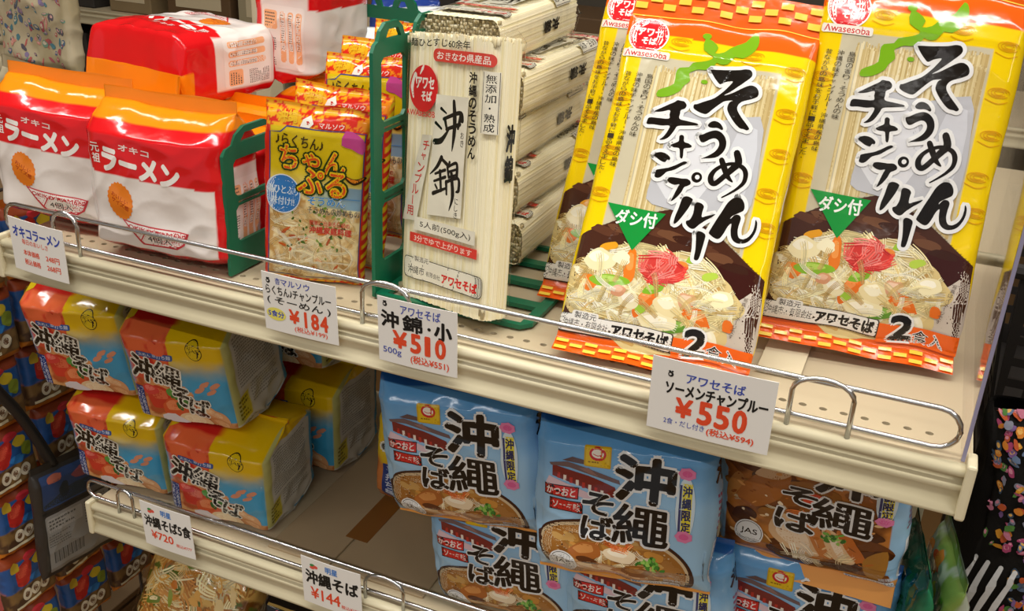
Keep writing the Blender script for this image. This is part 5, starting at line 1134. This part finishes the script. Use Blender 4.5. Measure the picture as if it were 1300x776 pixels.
# ------------------------------------------------------------------ basket and floral bag at the right edge
BK = mat('black_plastic', '#2b2724', .4)
def basket():
    t = empty('shopping_basket'); W, D, H = .44, .30, .22; tp = 1.16
    def wall(a, b, n, M2):
        pass
    for nm, sx, sy in (('front_wall', 0, -1), ('back_wall', 0, 1), ('left_wall', -1, 0), ('right_wall', 1, 0)):
        L_ = W if sx == 0 else D; n = int(L_ / .028); hs = []
        for i in range(n):
            for j in range(6):
                a = -L_ / 2 + (i + .5) * L_ / n; hs.append([(a - .010, .03 + j * .028), (a + .010, .03 + j * .028), (a + .010, .047 + j * .028), (a - .010, .047 + j * .028)])
        ang = {(0, -1): 0, (0, 1): pi, (-1, 0): -pi / 2, (1, 0): pi / 2}[(sx, sy)]
        M = Matrix.Rotation(ang, 4, 'Z') @ Matrix.Translation((0, -(D if sx == 0 else W) / 2, 0)) @ Matrix.Rotation(pi / 2 + .10, 4, 'X')
        MB().plate([(-L_ / 2 - .0, 0), (L_ / 2, 0), (L_ / 2 * 1.05, H), (-L_ / 2 * 1.05, H)], hs, .004, M).build(nm, BK, t)
    MB().box(-W / 2, -D / 2, -.004, W / 2, D / 2, .002, .001).build('bottom', BK, t)
    q = .018; MB().tube([(-W / 2 - q - .004, -D / 2 - q - .004, H), (W / 2 + q + .004, -D / 2 - q - .004, H), (W / 2 + q + .004, D / 2 + q + .004, H), (-W / 2 - q - .004, D / 2 + q + .004, H)], .009, 8, True).build('rim', BK, t)
    for s_ in (-1, 1): MB().tube(catmull([(-W / 2 - q, s_ * .02, H), (-W / 2 + .02, s_ * .06, H + .08), (0, s_ * .08, H + .12), (W / 2 - .02, s_ * .06, H + .08), (W / 2 + q, s_ * .02, H)], 6), .006, 8).build('handle', BK, t, True)
    return t
st = tag(empty('basket_stand', (1.185, .68, 0)), 'dark basket stand at the right edge of photo', 'stand')
MB().box(-.23, -.19, -.265, .25, .19, -.25, .003).build('top', BK, st)
for a in (-.20, .22):
    for b in (-.17, .17): MB().box(a - .012, b - .012, FLOORZ, a + .012, b + .012, -.265, .002).build('leg', BK, st)
t = basket(); pose(t, 1.185, .68, -.245, .0, 0, 0); tag(t, 'black slotted shopping basket beyond the clear panel', 'basket')
def floral():
    w, h = .30, .34; A = Art(w, h); rng = np.random.default_rng(151)
    for i in range(1300):
        u, v = rng.uniform(.01, .99), rng.uniform(.10, .99)
        if u < .12 and v < .62: continue
        A.chunk(u, v, rng.uniform(.002, .0062), rng.uniform(.0015, .0045), ['#b9552e', '#c98a2c', '#a8456a', '#5f6f8a', '#4f7a3a', '#7a5a8a', '#b97084', '#3a4a5c', '#7f7f8c', '#c97a2c'][i % 10], i, rng.uniform(0, 3), [None, '#d8a85a', '#cf8898', None][i % 4])
    for q in range(4):
        A.stroke([(-.04 + q * .04, .34), (-.02 + q * .04, .46), (.01 + q * .04, .58)], [.003, .006, .004], '#cfcfcf')
    B = Bag(w, h, .14, r=.05, b=.08, t=.35, pw=.5, wr=.006, wf=2.4, crimp=.004, seed=152, mind=.02); kb = lambda S, V: np.ones(S.shape + (3,)) * lin('#15120f')
    t = empty('floral_tote_bag'); B.part('bag_body', 0, 1, kb, [(A, 0, 0), (A, 1 , 0)][:1], t, mat_fab, step=.003, L=.006)
    for s_ in (-.02, .02): MB().tube(catmull([(-.07, s_, .325), (-.06, s_, .40), (0, s_ * 1.2, .44), (.06, s_, .40), (.07, s_, .325)], 6), .008, 8).build('handle', mat('black_webbing', '#15120f', .8), t, True)
    return t
mat_fab = art_mat('floral_cloth', .85, .3, 300, .002, 0, .2)
stool = tag(empty('wooden_stool', (1.09, .33, FLOORZ)), 'wooden stool under the floral tote bag', 'stool')
MB().box(-.17, -.13, .61, .17, .13, .64, .004).build('seat', WOOD, stool)
for a in (-.15, .15):
    for b in (-.11, .11): MB().box(a - .015, b - .015, 0, a + .015, b + .015, .61, .003).build('leg', WOOD, stool)
t = floral(); pose(t, 1.085, .33, FLOORZ + .642, .1, .02, 0); tag(t, 'black tote bag with colourful flower print at lower right photo edge', 'bag')

# the lettering helper is no part of the scene
bpy.data.objects.remove(_to); bpy.data.curves.remove(_tc)
for o in list(bpy.data.objects):
    if o.type == 'EMPTY' and not o.children: bpy.data.objects.remove(o)
